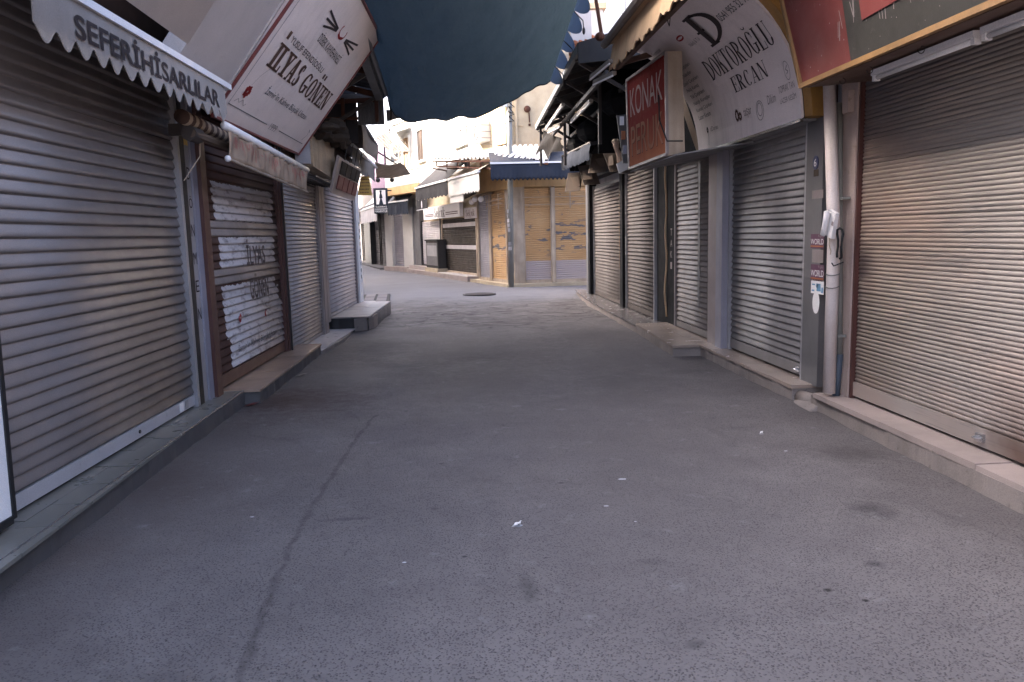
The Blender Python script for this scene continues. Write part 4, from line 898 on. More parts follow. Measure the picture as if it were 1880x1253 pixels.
for i in range(9):   # scalloped fringe on the right edge
    v0 = .04+i*.107; v1 = v0+.107
    def sc(u, v): q = tf(1, v0+(v1-v0)*u); d = math.sin(math.pi*u)**.6; return q+Vector((.05*v*d+.10*d*v, .02*v, -.13*v*d))
    MB().sheet(sc, 10, 4, (.004, 0, 0)).build('scallop', M['fringe_blue'], t, smooth=True)
for v in (.40, .58, .74, .9):
    q = tf(1, v); mb = MB(); mb.tube([q, q+Vector((.12, .0, -.12)), q+Vector((.13, 0, -.22))], .008, 5); mb.ball(q+Vector((.13, 0, -.25)), .022, .022, .05, 7, 5); mb.build('tassel', M['steel_dark'], t)
q = tf(0, 1); mb = MB(); mb.tube([q, q+Vector((-.02, 0, .05)), q+Vector((-.28, .2, -.10))], .01, 6); mb.tube([q+Vector((.0, 0, -.02)), q+Vector((.03, .02, -.2)), q+Vector((.02, .02, -.34))], .014, 6); mb.build('tie_rope', M['cardboard'], t)
MB().sheet(lambda u, v: q+Vector((-.05+.42*u, .05+.1*v, -.16-.02*u-.17*v*(1-.75*u)+.13*u*0)), 8, 6, (0, .004, 0)).build('corner_flap', M['canvas_grey'], t)

# ------------------------------------------------------------------ right side signs and awnings
# near red and dark sign box
t = thing('shop_sign', 'big dark red and black sign box with a worn yellow trim', 'sign', RP(4.2, 2.5, .5), AWR)
XS = 2.58; y1 = 5.66; red_sign = t
MB().hexa([(XS, 1.2, 2.52), (3.09, 1.2, 2.56), (3.09, y1, 2.56), (XS, y1, 2.52), (XS-.25, 1.2, 4.0), (3.09, 1.2, 4.0), (3.09, y1+.02, 4.0), (XS-.25, y1+.3, 4.0)]).build('box', M['red_dark'], t)
sx = lambda u, v: Vector((XS-.169*(v-2.52)-.004, u, v))
n_ = Vector((-1, 0, -.169)).normalized()
d = [Rh(1567, 122, .55), Rh(1545, 0, .55)]
mb = MB(); mb.prism([sx(1.2, 2.54), sx(d[0].y, 2.54), sx(d[0].y+.05, 4.0), sx(1.2, 4.0)], n_*.012); pn = mb.build('dark_panel', M['sign_dark'], t)
e = [Rh(1600, 30, .55), Rh(1650, 0, .55)]
mb = MB(); zz = 2.52+e[0].z-2.5; mb.prism([sx(e[0].y, e[0].z-.02)+n_*.014, sx(e[0].y+.04, 4.0)+n_*.014, sx(4.25, 4.0)+n_*.014, sx(4.25, e[0].z-.01)+n_*.014], n_*.006); mb.build('red_panel', M['red_dark'], t)
m('wood_trim', (.20, .105, .035), .65, var=.3, streak=.5, spots=.3)
mb = MB(); mb.bar((XS-.006, 1.2, 2.52), (XS-.006, y1, 2.52), .035, .035); mb.bar((XS-.006, y1, 2.51), (XS-.25, y1+.3, 4.0), .03, .03); mb.build('trim', M['wood_trim'], t)
rnd = random.Random(4); mb = MB()
for i in range(10):   # scratches where letters have been removed
    y = 5.05-i*.16; z = 2.66+rnd.uniform(0, .05)
    for k in range(3):
        a = (y-rnd.uniform(0, .08), z+rnd.uniform(0, .1)); c = (a[0]+rnd.uniform(-.03, .03), a[1]+rnd.uniform(.08, .24)); w = rnd.uniform(.002, .004)
        mb.quad(*[sx(p, q)+n_*.0145 for p, q in ((a[0]-w, a[1]), (a[0]+w, a[1]), (c[0]+w, c[1]), (c[0]-w, c[1]))])
for i in range(70):
    y = rnd.uniform(2.5, 5.6); z = rnd.uniform(2.56, 3.3); r = rnd.uniform(.002, .005); mb.quad(*[sx(p, q)+n_*.015 for p, q in ((y-r, z-r), (y+r, z-r), (y+r*.7, z+r), (y-r, z+r*.8))])
mb.build('scratches', M['ink_faint'], pn, fixn=False, kind='stuff')
MB().hexa([(XS+.03, 1.2, 2.505), (3.085, 1.2, 2.545), (3.085, y1-.02, 2.545), (XS+.03, y1-.02, 2.505), (XS+.03, 1.2, 2.515), (3.085, 1.2, 2.555), (3.085, y1-.02, 2.555), (XS+.03, y1-.02, 2.515)]).build('soffit', M['wood_brown'], t)
for k, (pa, pb) in enumerate((((1592, 136), (1785, 63)), ((1805, 58), (1990, -18)))):
    a, c = Gh(*pa, 2.485), Gh(*pb, 2.485)
    t = thing('tube_light', ('unlit fluorescent tube fitting under the red sign, nearer the pier', 'unlit fluorescent tube fitting under the red sign, cut by the photo edge')[k], 'lamp', (a+c)/2, 'tube lights under the red sign')
    x = 2.80
    mb = MB(); mb.box(x-.03, x+.03, c.y, a.y, 2.47, 2.505); mb.build('housing', M['lamp_white'], t)
    MB().tube([(x, c.y+.03, 2.455), (x, a.y-.03, 2.455)], .015, 8).build('tube', M['lamp_white'], t, smooth=True)
    for yy in (c.y, a.y-.03): MB().box(x-.02, x+.02, yy, yy+.03, 2.435, 2.472).build('socket', M['panel_white'], t)
for y in (5.3, 4.95, 4.4): MB().tube([(2.70+.02*math.sin(a*.6), y, 2.485+.02*math.cos(a*.6)) for a in range(9)], .003, 5).build('hook', M['steel_dark'], red_sign)

# curved white sign
t = thing('shop_sign', 'white curved sign with thin serif lettering and one large initial', 'sign', RP(7.8, 2.4, .2), AWR)
ys0, ys1 = 9.22, 6.46
prof = [(2.945, 2.40), (2.93, 2.56), (2.90, 2.72), (2.86, 2.86), (2.80, 2.99), (2.72, 3.12), (2.62, 3.25), (2.50, 3.37), (2.36, 3.48), (2.20, 3.57), (2.02, 3.64), (1.88, 3.68)]
cum = [0]
for a, c in zip(prof, prof[1:]): cum.append(cum[-1]+math.hypot(c[0]-a[0], c[1]-a[1]))
def sf(u, v, lift=.004):   # u along the sign (left to right), v up the curve, metres
    v = max(0, min(cum[-1]-1e-6, v)); i = max(j for j in range(len(cum)-1) if cum[j] <= v)
    f = (v-cum[i])/(cum[i+1]-cum[i]); a, c = prof[i], prof[i+1]; dx, dz = c[0]-a[0], c[1]-a[1]; l = math.hypot(dx, dz)
    return Vector((a[0]+dx*f-dz/l*lift, ys0-u, a[1]+dz*f+dx/l*lift))
SW = ys0-ys1; SH = cum[-1]
MB().sheet(lambda u, v: sf(u*SW, v*SH, 0), 6, 33, (.02, 0, .012)).build('face', M['sign_white'], t, smooth=False)
fa = t.children[0]
MB().wbox(RP, ys1, ys0, 2.375, 2.40, .17, .20).build('bottom_trim', M['chrome'], t)
mb = MB(); mb.prism([(2.94, ys1-.02, 2.40)]+[(p[0]+.02, ys1-.02, p[1]) for p in prof]+[(1.88, ys1-.02, 4.0), (3.12, ys1-.02, 4.0), (3.12, ys1-.02, 2.40)], (0, -.14, 0)); mb.build('side_board', M['wood_yellow'], t)
mb = MB(); mb.prism([(2.96, ys0-.01, 2.40)]+[(p[0]+.03, ys0-.01, p[1]+.02) for p in prof]+[(2.1, ys0-.01, 3.95), (3.12, ys0-.01, 3.95), (3.12, ys0-.01, 2.40)], (0, .012, 0)); mb.build('side_board', M['tan_board'], t)
MB().box(2.95, 3.12, ys1, ys0, 2.385, 2.40).build('soffit', M['plaster_grey'], t)
dk = serif('DOKTOROĞLU', .13, .035, .07); er = serif('ERCAN', .13, .035, .07)
letters(fa, dk, sf, M['ink'], 1.03, .675, 2.64, .90); letters(fa, er, sf, M['ink'], 1.43, .455, 2.27, .61)
letters(fa, serif('D', .13, .07), sf, M['ink'], 1.50, .96, 2.02, 1.36); MB().quad(sf(1.47, 1.14), sf(1.66, 1.14), sf(1.66, 1.165), sf(1.47, 1.165)).build('lettering', M['ink'], fa, fixn=False)
letters(fa, sans('0541 955 32 96'), sf, M['ink_grey'], 2.05, 1.10, 2.72, 1.18)
lines = ['Lazer Kesim', 'Kumaş Çeşitleri', 'Nakışlı Kumaşlar', 'Tül Çeşitleri', 'Pelüş Kumaş', 'Şönil Çeşitleri', 'Tüm Nakışlar', 'Kadife Çeşitleri', 'Gelinlik', 'Astar', 'Dantel', 'Fermuar']
for i, s_ in enumerate(lines):
    v = .36+i*.083; u0 = .20
    letters(fa, sans(s_), sf, M['ink_grey' if i < 8 else 'ink_faint'], u0, v, u0+.030*len(s_)+.08, v+.052)
mb = MB(); outline(mb, sf, [(1.10+.09*math.cos(a*.52), 1.24+.025*math.sin(a*.52)) for a in range(12)], .02, True); mb.build('red_logo', M['ink_red'], fa, fixn=False)
letters(fa, sans('Nakış & Tül'), sf, M['ink_faint'], 1.12, 1.08, 1.42, 1.14)
letters(fa, sans('TOPRAK TAN'), sf, M['ink_faint'], 2.38, .27, 2.70, .33); letters(fa, sans('LAZER KESİM'), sf, M['ink_faint'], 2.38, .18, 2.70, .24)
letters(fa, sans('Dikim'), sf, M['ink_faint'], 2.12, .22, 2.30, .30); letters(fa, sans('taşar'), sf, M['ink_faint'], 1.52, .18, 1.72, .27); letters(fa, sans('dDoreu'), sf, M['ink_faint'], .50, .19, .75, .24)
mb = MB(); outline(mb, sf, [(1.92+.085*math.cos(a*.35), .20+.09*math.sin(a*.35)) for a in range(18)], .007, True); outline(mb, sf, [(1.92+.055*math.cos(a*.35), .21+.06*math.sin(a*.35)) for a in range(18)], .007, True)
outline(mb, sf, [(2.62+.05*math.cos(a*.35), .43+.08*math.sin(a*.35)) for a in range(18)], .006, True); outline(mb, sf, [(2.60, .40), (2.64, .42), (2.60, .44), (2.64, .47)], .008); mb.build('logo', M['ink_faint'], fa)
mb = MB(); outline(mb, sf, [(1.34+.035*math.cos(a*.5), .24+.05*math.sin(a*.5)) for a in range(13)], .03, True); outline(mb, sf, [(1.42+.03*math.cos(a*.5), .22+.03*math.sin(a*.5)) for a in range(13)], .028, True); mb.build('logo', M['ink_brown'], fa)
mb = MB(); outline(mb, sf, [(.40, .05), (.42, .14), (.41, .22)], .008); outline(mb, sf, [(.40, .19), (.43, .21), (.41, .25), (.385, .22)], .022, True); mb.build('flower_mark', M['ink'], fa)
# lamp over the sign
t = thing('security_lamp', 'small white camera lamp on a red bracket in front of the curved sign', 'lamp', sf(1.62, 1.45, .15), None)
q = sf(1.64, 1.50, .04); mb = MB(); mb.tube([q+Vector((0, 0, .25)), q+Vector((-.06, 0, -.02))], .028, 8); mb.build('bracket', M['red_dark'], t)
mb = MB(); mb.tube([q+Vector((-.06, .02, -.03)), q+Vector((-.10, .08, -.07)), q+Vector((-.13, .13, -.10))], [.03, .045, .03], 10); mb.build('lamp_head', M['plastic_white'], t, smooth=True)
MB().tube([q+Vector((-.05, -.1, .1)), q+Vector((-.08, -.24, -.06)), q+Vector((-.08, -.2, -.16)), q+Vector((-.06, -.08, -.10)), q+Vector((-.05, -.02, -.02))], .004, 5).build('cable', M['rubber'], t)

# tan canopy over the curved sign
t = thing('awning', 'tan sheet canopy with ragged edge above the white curved sign', 'awning', (1.85, 7.4, 3.3), AWR)
def ef(u, v):
    y = 9.12-3.9*u; rag = .02*math.sin(u*57)+.014*math.sin(u*131+1)+.01*math.sin(u*23)
    return Vector((1.84+.05*(1-v), y, 3.62-.30*v+rag*v*v))
MB().sheet(ef, 150, 4, (.012, 0, 0)).build('fascia', M['tan_fabric'], t)
MB().sheet(lambda u, v: (1.84+1.2*v, 9.12-3.9*u, 3.63+.18*v), 4, 3, (0, 0, .01)).build('roof_sheet', M['tan_fabric'], t)
MB().tube([(1.80, 9.16, 3.64), (1.80, 5.2, 3.66)], .045, 8).build('gutter', M['canvas_grey'], t)
mb = MB(); mb.bar((1.9, 9.1, 3.40), (3.1, 9.1, 3.72), .06); mb.bar((1.92, 9.05, 3.36), (1.92, 5.3, 3.36), .05); mb.build('frame', M['wood_brown'], t)
mb = MB(); mb.bar((1.78, 9.2, 3.75), (1.62, 9.3, 4.9), .035); mb.ball((1.76, 9.2, 3.74), .06, .06, .05); mb.build('post', M['rust'], t)

# red box sign
t = thing('box_sign', 'red box sign with two words, an orange reflection painted in below', 'sign', (2.4, 9.1, 2.28), AWR)
bx = 2.29
MB().hexa([(bx, 8.2, 2.28), (2.47, 8.2, 2.32), (2.47, 10.0, 2.32), (bx, 10.0, 2.28), (bx, 8.26, 3.36), (2.45, 8.26, 3.36), (2.45, 10.14, 3.42), (bx, 10.14, 3.44)]).build('box', M['canvas'], t)
kp = [Vector((bx-.004, 9.99, 2.30)), Vector((bx-.004, 8.21, 2.30)), Vector((bx-.004, 8.27, 3.35)), Vector((bx-.004, 10.12, 3.42))]
def kf(u, v, l=.0): return kp[0].lerp(kp[1], u).lerp(kp[3].lerp(kp[2], u), v)+Vector((-l, 0, 0))
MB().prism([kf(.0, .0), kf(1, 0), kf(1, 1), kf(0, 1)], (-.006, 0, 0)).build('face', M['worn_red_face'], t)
fo = [o for o in t.children if o.name.startswith('face')][0]
m('letter_pink', (.50, .36, .34), .9, var=.15, spec=.05); m('letter_worn', (.36, .16, .10), .9, var=.3, spec=.05); m('letter_edge', (.10, .045, .03), .9, spec=.05)
letters(fo, sans('KONAK'), lambda u, v: kf(u, v, .009), M['letter_pink'], .09, .56, .92, .87)
letters(fo, sans('PERUK'), lambda u, v: kf(u, v, .009), M['letter_worn'], .09, .12, .92, .45)
k2 = lambda u, v: kf(u, v, .0085); letters(fo, sans('PERUK'), lambda u, v: k2(u+.009, v-.008), M['letter_edge'], .09, .12, .92, .45)
mb = MB()
for p, q in (((0, 0), (1, 0)), ((1, 0), (1, 1)), ((1, 1), (0, 1)), ((0, 1), (0, 0))): mb.bar(kf(*p, .006), kf(*q, .006), .03, .03)
mb.build('frame', M['frame_pink'], t)
MB().hexa([(bx, 7.9, 2.255), (3.1, 7.9, 2.37), (3.1, 10.0, 2.37), (bx, 10.0, 2.255), (bx, 7.9, 2.27), (3.1, 7.9, 2.385), (3.1, 10.0, 2.385), (bx, 10.0, 2.27)]).build('soffit', M['plaster_grey'], t)
MB().tube([kf(.86, .62, .02), kf(.93, .35, .05), kf(1.05, .12, .03), kf(1.3, .07, .0)], .008, 6).build('cable', M['rubber'], t)

# dark canopy roof further down with its clutter
t = thing('canopy_roof', 'dark sheet canopy roof cluttered underneath at the end of the right row', 'roof', (2.3, 14, 3.6), AWR)
r0, r1 = Vector((1.70, 10.45, 3.92)), Vector((1.93, 18.0, 3.92))
MB().hexa([r0, r1, (3.1, 18.0, 4.32), (3.1, 10.45, 4.32), r0+Vector((0, 0, .05)), r1+Vector((0, 0, .05)), (3.1, 18.0, 4.38), (3.1, 10.45, 4.38)]).build('roof_sheet', M['canopy_dark'], t)
MB().hexa([(1.70, 10.40, 3.70), (3.1, 10.40, 3.82), (3.1, 10.44, 3.82), (1.70, 10.44, 3.70), (1.70, 10.40, 3.96), (3.1, 10.40, 4.36), (3.1, 10.44, 4.36), (1.70, 10.44, 3.96)]).build('end_board', M['canopy_dark'], t)
mb = MB(); mb.bar(r0+Vector((.02, 0, -.02)), r1+Vector((.02, 0, -.02)), .05, .10); mb.build('edge_beam', M['steel_grey'], t)
for i in range(6):
    y = 10.9+i*1.4; x = 1.72+.03*(y-10.5); MB().bar((x, y, 3.86), (3.1, y, 4.24), .05, .08).build('rafter', M['steel_dark'], t)
    MB().bar((x+.05, y, 3.82), (3.05, y, 3.1), .04, .05).build('brace', M['steel_dark'], t)
for i, xx in enumerate((2.1, 2.55)): MB().bar((xx, 10.5, 3.6), (xx+.1, 17.9, 3.6), .05, .06).build('rail', M['steel_dark'], t)
mb = MB(); mb.bar((2.3, 12.1, 3.75), (2.3, 12.1, 2.85), .05); mb.bar((2.2, 15.2, 3.75), (2.2, 15.2, 2.8), .05); mb.bar((2.0, 17.6, 3.85), (2.0, 17.6, 3.0), .05); mb.build('hanger_post', M['steel_dark'], t)
MB().box(2.35, 3.08, 12.5, 12.54, 2.75, 4.05).build('dark_panel', M['matt_black'], t); MB().box(2.6, 3.08, 17.3, 17.34, 2.85, 4.05).build('dark_panel', M['matt_black'], t)
for i in range(5):
    y = 11.0+i*1.3; rr = random.Random(i); MB().ball((2.75+rr.uniform(-.15, .15), y, 3.35+rr.uniform(-.1, .2)), .3, .55, .22, 8, 6).build('bundle', M['matt_black'], t)
MB().box(3.0, 3.1, 10.5, 17.7, 3.74, 4.3).build('back_board', M['matt_black'], t)
def tubel(a, c, w, label):
    t = thing('tube_light', label, 'lamp', (Vector(a)+Vector(c))/2, 'old strip lights under the right canopies')
    MB().bar(a, c, w, w*.8).build('housing', M['lamp_dusty'], t)
    d = Vector((-.02, 0, -w*.65)); MB().tube([Vector(a)+d, Vector(c)+d], w*.22, 8).build('tube', M['lamp_white'], t)
tubel(Yh(1086, 142, 9.7), Yh(1122, 112, 8.9), .05, 'upper white strip light hanging below the tan canopy')
tubel(Yh(1092, 151, 9.6), Yh(1128, 134, 8.9), .05, 'lower white strip light hanging below the tan canopy')
tubel(Yh(1003, 236, 16.6), Yh(1034, 192, 13.5), .06, 'long pale strip light along the edge of the dark canopy')
tubel(Yh(1008, 240, 15.5), Yh(1030, 229, 15.0), .07, 'short pale strip light at the far end of the dark canopy')
tubel(Yh(1050, 222, 14.2), Yh(1085, 185, 12.0), .06, 'dusty strip light inside the dark canopy')
# torn cloth at the far end
t = thing('torn_cloth', 'torn brown cloth hanging from the far corner of the dark canopy', 'awning', (2.0, 17.4, 2.9), None)
q0, q1, q2, q3 = Yh(997, 240, 17.5), Yh(1032, 256, 16.2), Yh(1030, 292, 16.2), Yh(980, 306, 17.5)
mb = MB(); mb.sheet(lambda u, v: q0.lerp(q1, u).lerp(q3.lerp(q2, u), v*(.45+.55*abs(2*u-.35)**.7 if u < .6 else v*.62))+Vector((.03*math.sin(u*9+v*5), 0, 0)), 14, 10, (0, .006, 0)); mb.build('cloth', M['cloth_brown'], t)
# small blue awning
t = thing('awning', 'small navy awning with a white bar below the dark canopy', 'awning', (2.6, 16, 2.8), AWR)
q0, q1 = Yh(1032, 287, 16.8), Yh(1084, 262, 14.0); q2, q3 = Yh(1086, 292, 14.0), Yh(1036, 312, 16.8)
MB().sheet(lambda u, v: q0.lerp(q1, u).lerp(q3.lerp(q2, u), v)+Vector((-.05*math.sin(v*2)+.02*math.sin(u*13), 0, -.03*abs(math.sin(u*28))*v)), 40, 6, (.006, 0, 0)).build('valance', M['navy_fabric'], t)
MB().tube([q0, q1], .02, 8).build('front_bar', M['lamp_dusty'], t)
MB().sheet(lambda u, v: q0.lerp(q1, u)+Vector((.55*v, 0, .15*v)), 8, 3, (0, 0, .006)).build('canopy', M['navy_fabric'], t)
# sign boards and goods under the canopy
for i, (p, qd, y, yd, mt, lb) in enumerate([((1042, 318), (1066, 352), 17.0, .1, 'tan_board', 'brown tilted board hanging at the far end of the right row'), ((1064, 305), (1088, 340), 15.6, .1, 'cardboard', 'dull brown display board beside the tan picture board'),
        ((1086, 283), (1112, 318), 14.6, .08, 'tan_board', 'tan picture board with a yellowish print in the clutter'), ((1110, 278), (1126, 316), 13.4, .08, 'cardboard', 'dark cardboard display left of the mannequin bust')]):
    a, c = Yh(*p, y), Yh(*qd, y); t = thing('display_board', lb, 'board', (a.x, y, c.z), 'boards hung under the right canopy'); sk = (.10 if i % 2 else -.06)
    MB().hexa([(a.x+sk, y, c.z), (c.x+sk, y-.3, c.z), (c.x+sk, y-.25, c.z), (a.x+sk, y+.05, c.z), (a.x-sk*.3, y, a.z), (c.x-sk*.3, y-.3, a.z), (c.x-sk*.3, y-.25, a.z), (a.x-sk*.3, y+.05, a.z)]).build('panel', M[mt], t)
    mb = MB(); mb.hexa([(a.x+.06, y-.06, c.z+.1), (c.x-.06, y-.32, c.z+.1), (c.x-.06, y-.30, c.z+.1), (a.x+.06, y-.04, c.z+.1), (a.x+.05, y-.06, a.z-.1), (c.x-.08, y-.32, a.z-.1), (c.x-.08, y-.30, a.z-.1), (a.x+.05, y-.04, a.z-.1)]); mb.build('picture', M['canvas_brown' if i % 2 == 0 else 'tan_board'], t)
    MB().tube([((a.x+c.x)/2, y-.1, a.z), ((a.x+c.x)/2+.1, y-.1, 3.6)], .008, 5).build('hanger', M['steel_dark'], t)
# mannequin bust with a white card
y = 12.2; a, c = Yh(1122, 262, y), Yh(1152, 316, y)
t = thing('mannequin_bust', 'pale wig stand bust with a white card under the dark canopy', 'mannequin', (a.x, y, c.z), None)
mb = MB(); hx = a.x+.06; mb.tube([(hx+.14, y, c.z+.05), (hx+.10, y, c.z+.18), (hx+.07, y, c.z+.26), (hx+.03, y, c.z+.34), (hx+.02, y, c.z+.40), (hx+.02, y, c.z+.46), (hx+.02, y, c.z+.50)], [.05, .075, .05, .035, .05, .055, .02], 10); mb.build('bust', M['skin_plastic'], t, smooth=True)
mb = MB(); mb.ball((hx+.02, y+.02, c.z+.47), .07, .07, .045); mb.build('wig', M['canvas'], t, smooth=True)
mb = MB(); mb.hexa([(hx+.04, y-.1, c.z-.03), (hx+.24, y-.16, c.z+.06), (hx+.24, y-.14, c.z+.06), (hx+.04, y-.08, c.z-.03), (hx, y-.1, c.z+.12), (hx+.20, y-.16, c.z+.22), (hx+.20, y-.14, c.z+.22), (hx, y-.08, c.z+.12)]); mb.build('card', M['panel_white'], t)
MB().box(hx+.1, hx+.3, y-.05, y+.1, c.z-.02, c.z+.02).build('shelf', M['steel_dark'], t)
t = thing('poster_strip', 'narrow hanging strip of pictures beside the red box sign', 'poster', (2.5, 11.2, 2.6), None)
a, c = Yh(1136, 212, 11.2), Yh(1150, 300, 11.2)
MB().hexa([(a.x+.06, 11.2, c.z), (c.x+.1, 11.1, c.z-.02), (c.x+.1, 11.12, c.z-.02), (a.x+.06, 11.22, c.z), (a.x-.03, 11.2, a.z), (c.x, 11.1, a.z), (c.x, 11.12, a.z), (a.x-.03, 11.22, a.z)]).build('strip', M['panel_grey'], t)
for i, mt in enumerate(('frame_paleblue', 'terracotta', 'panel_white')): z = c.z+.12+i*.2; MB().box(a.x+.03-.02*i, a.x+.09-.02*i, 11.08, 11.095, z, z+.12).build('picture', M[mt], t)

# ------------------------------------------------------------------ beyond the crossing
class Seg:
    def __init__(s, A, B):
        s.A = Vector((*A, 0)); s.d = (Vector((*B, 0))-s.A); s.len = s.d.length; s.d.normalize(); s.n = Vector((-s.d.y, s.d.x, 0))
        if s.n.dot(-s.A) < 0: s.n = -s.n          # towards the viewer's side of the street
    def P(s, a, z, off=0): p = s.A+s.d*a+s.n*off; return Vector((p.x, p.y, z))
    def az(s, px, py, off=0):
        o = s.A+s.n*off; h = hit(px, py, (o.x, o.y), (s.d.x, s.d.y)); return (h-o).dot(s.d), h.z
def rect(sg, x0, y0, x1, y1, off=0):
    a0, z1 = sg.az(x0, y0, off); a1, z0 = sg.az(x1, y1, off); a0, a1 = sorted((a0, a1)); return a0, a1, z0, z1
def far_shutter(parent, sg, r, pitch, mt, rail, off=.0, label=None, rw=.07):
    a0, a1, z0, z1 = r; n = int((z1-z0)/pitch); P = sg.P; mb = MB()
    pts = []
    for i in range(n):
        z = z0+(z1-z0)*i/n; p = (z1-z0)/n
        pts += [(z, 0), (z+.3*p, .02), (z+.75*p, .02)]
    pts.append((z1, 0)); K = len(pts)
    mb.add([P(a0, z, off+o) for z, o in pts]+[P(a1, z, off+o) for z, o in pts], [(i, i+1, K+i+1, K+i) for i in range(K-1)])
    sh = mb.build('roller_shutter', mt, parent, label=label, fixn=False)
    for a, b in ((a0-rw, a0), (a1, a1+rw)): MB().wbox(P, a, b, z0, z1+.05, off-.02, off+.07).build('guide_rail', rail, sh)
    MB().wbox(P, a0, a1, z0-.02, z0+.07, off-.01, off+.045).build('bottom_bar', rail, sh)
    return sh

S1 = Seg((1.66, 22.25), (.78, 24.9)); S2 = Seg((.76, 25.3), (-1.70, 33.6)); S3 = Seg((-1.75, 33.7), (-2.97, 36.2)); S4 = Seg((-3.2, 38.0), (-6.95, 54.6))
FRONT = Seg((1.66, 22.25), (6.6, 22.25))
# kerbs in front of the far row
mb = MB(); mb.prism([(1.45, 21.9, -.05), (7, 21.9, -.05), (7, 22.4, -.05), (1.8, 22.4, -.05), (.85, 25.2, -.05), (.45, 25.2, -.05), (1.2, 22.8, -.05)], (0, 0, .13)); mb.build('pavement', M['plaster_cream'], kind='structure', label='worn cream kerb round the yellow corner shop')
mb = MB(); mb.prism([(.36, 25.2, -.05), (.9, 25.3, -.05), (-1.6, 33.7, -.05), (-2.85, 36.3, -.05), (-3.3, 36.1, -.05), (-2.15, 33.5, -.05)], (0, 0, .20)); kp_ = mb.build('step', M['marble_pink'], kind='structure', label='pale stone step below the dark banded shutter')
MB().prism([S2.P(.1, .151, .02), S2.P(4.3, .151, .02), S2.P(4.3, .151, .42), S2.P(.1, .151, .38)], (0, 0, .02)).build('slab', M['marble_white'], kp_)

# yellow corner shop
b = thing('corner_shop', 'yellow corner shop with flaking painted shutters at the crossing', 'shop', FRONT.P(1.2, 0), G_FAR)
mb = MB(); mb.prism([FRONT.P(0, 0, -.08), FRONT.P(5, 0, -.08), FRONT.P(5, 0, -4.5), S1.P(2.7, 0, -.4), S1.P(2.7, 0, -.08)], (0, 0, 3.55)); mb.build('wall', M['orange_wall'], b)
r1 = rect(FRONT, 962, 346, 1012, 513); r2 = rect(FRONT, 1018, 346, 1084, 511)
zb_, zt_ = .10, r1[3]
far_shutter(b, FRONT, (r1[0], r1[1], zb_, zt_), .06, M['flaking_front'], M['canvas'], rw=.025, label='left yellow shutter of the corner front, flaking'); far_shutter(b, FRONT, (r2[0], r2[1]+.2, zb_, zt_), .06, M['flaking_front'], M['canvas'], rw=.025, label='right yellow shutter of the corner front, flaking')
MB().wbox(FRONT.P, r1[1]+.03, r2[0]-.03, .09, zt_, -.02, .09).build('middle_post', M['canvas'], b)
MB().wbox(FRONT.P, r2[1]+.28, 5, 0, 3.5, -.08, .03).build('end_wall', M['orange_wall'], b)
MB().wbox(FRONT.P, .0, 5, zt_+.03, 3.45, -.08, .05).build('fascia', M['orange_wall'], b)
MB().wbox(FRONT.P, .02, r1[0]-.03, .05, zt_+.03, -.08, .08).build('pilaster', M['canvas'], b)
mb = MB()
for px in (958, 1047): a, z = FRONT.az(px, 382, .15); mb.bar(FRONT.P(a, z, .15), FRONT.P(a, z+.5, .15), .03)
for py in (363, 377): a, z = FRONT.az(958, py, .14); mb.bar(FRONT.P(a-.3, z, .14), FRONT.P(a+2.2, z, .14), .018)
mb.build('rack_frame', M['canvas'], b)
ra = rect(S1, 930, 355, 905, 516); rb = rect(S1, 902, 355, 884, 512)
far_shutter(b, S1, (ra[0], ra[1], .10, 2.72), .06, M['flaking_side'], M['canvas'], label='patchy yellow side shutter behind the pole'); far_shutter(b, S1, (rb[0]+.05, rb[1], .10, 2.72), .06, M['shutter_lilac'], M['canvas'], label='narrow grey side shutter of the corner shop')
MB().wbox(S1.P, .02, 2.65, 2.80, 3.45, -.08, .06).build('fascia', M['yellow_paint'], b)
mb = MB()
for px in (893, 915, 930): a, z = S1.az(px, 385, .3); mb.bar(S1.P(a, z, .3), S1.P(a, z+.45, .3), .025)
a, z = S1.az(893, 372, .3); mb.bar(S1.P(a, z, .3), S1.P(0, z+.05, .3), .025); a, z = S1.az(893, 380, .3); mb.bar(S1.P(a, z, .3), S1.P(0, z+.05, .3), .025)
mb.build('rack_frame', M['canvas'], b)
# blue awning on the corner
t = thing('awning', 'navy awning with a white bar on the yellow corner shop', 'awning', FRONT.P(.8, 2.8, 1), 'awnings beyond the crossing')
a0, z1 = FRONT.az(900, 302, 1.0); a1, z0 = FRONT.az(1040, 327, 1.0)
valance(FRONT.P, a0, a1+.5, z1, z0, 1.0, 22, .05, .06, sharp=1.4).build('valance', M['navy_fabric'], t, smooth=True)
MB().wbox(FRONT.P, a0, a1+.5, z1+.002, z1+.05, .97, 1.03).build('front_bar', M['panel_white'], t)
MB().sheet(lambda u, v: FRONT.P(a0+(a1+.5-a0)*u, z1+.055+.35*v, .98-.95*v), 4, 4, (0, 0, .008)).build('canopy', M['navy_fabric'], t)
MB().wbox(FRONT.P, a0+.02, a0+.14, z0+.0, z0+.06, 1.03, 1.04).build('tag', M['panel_white'], t)
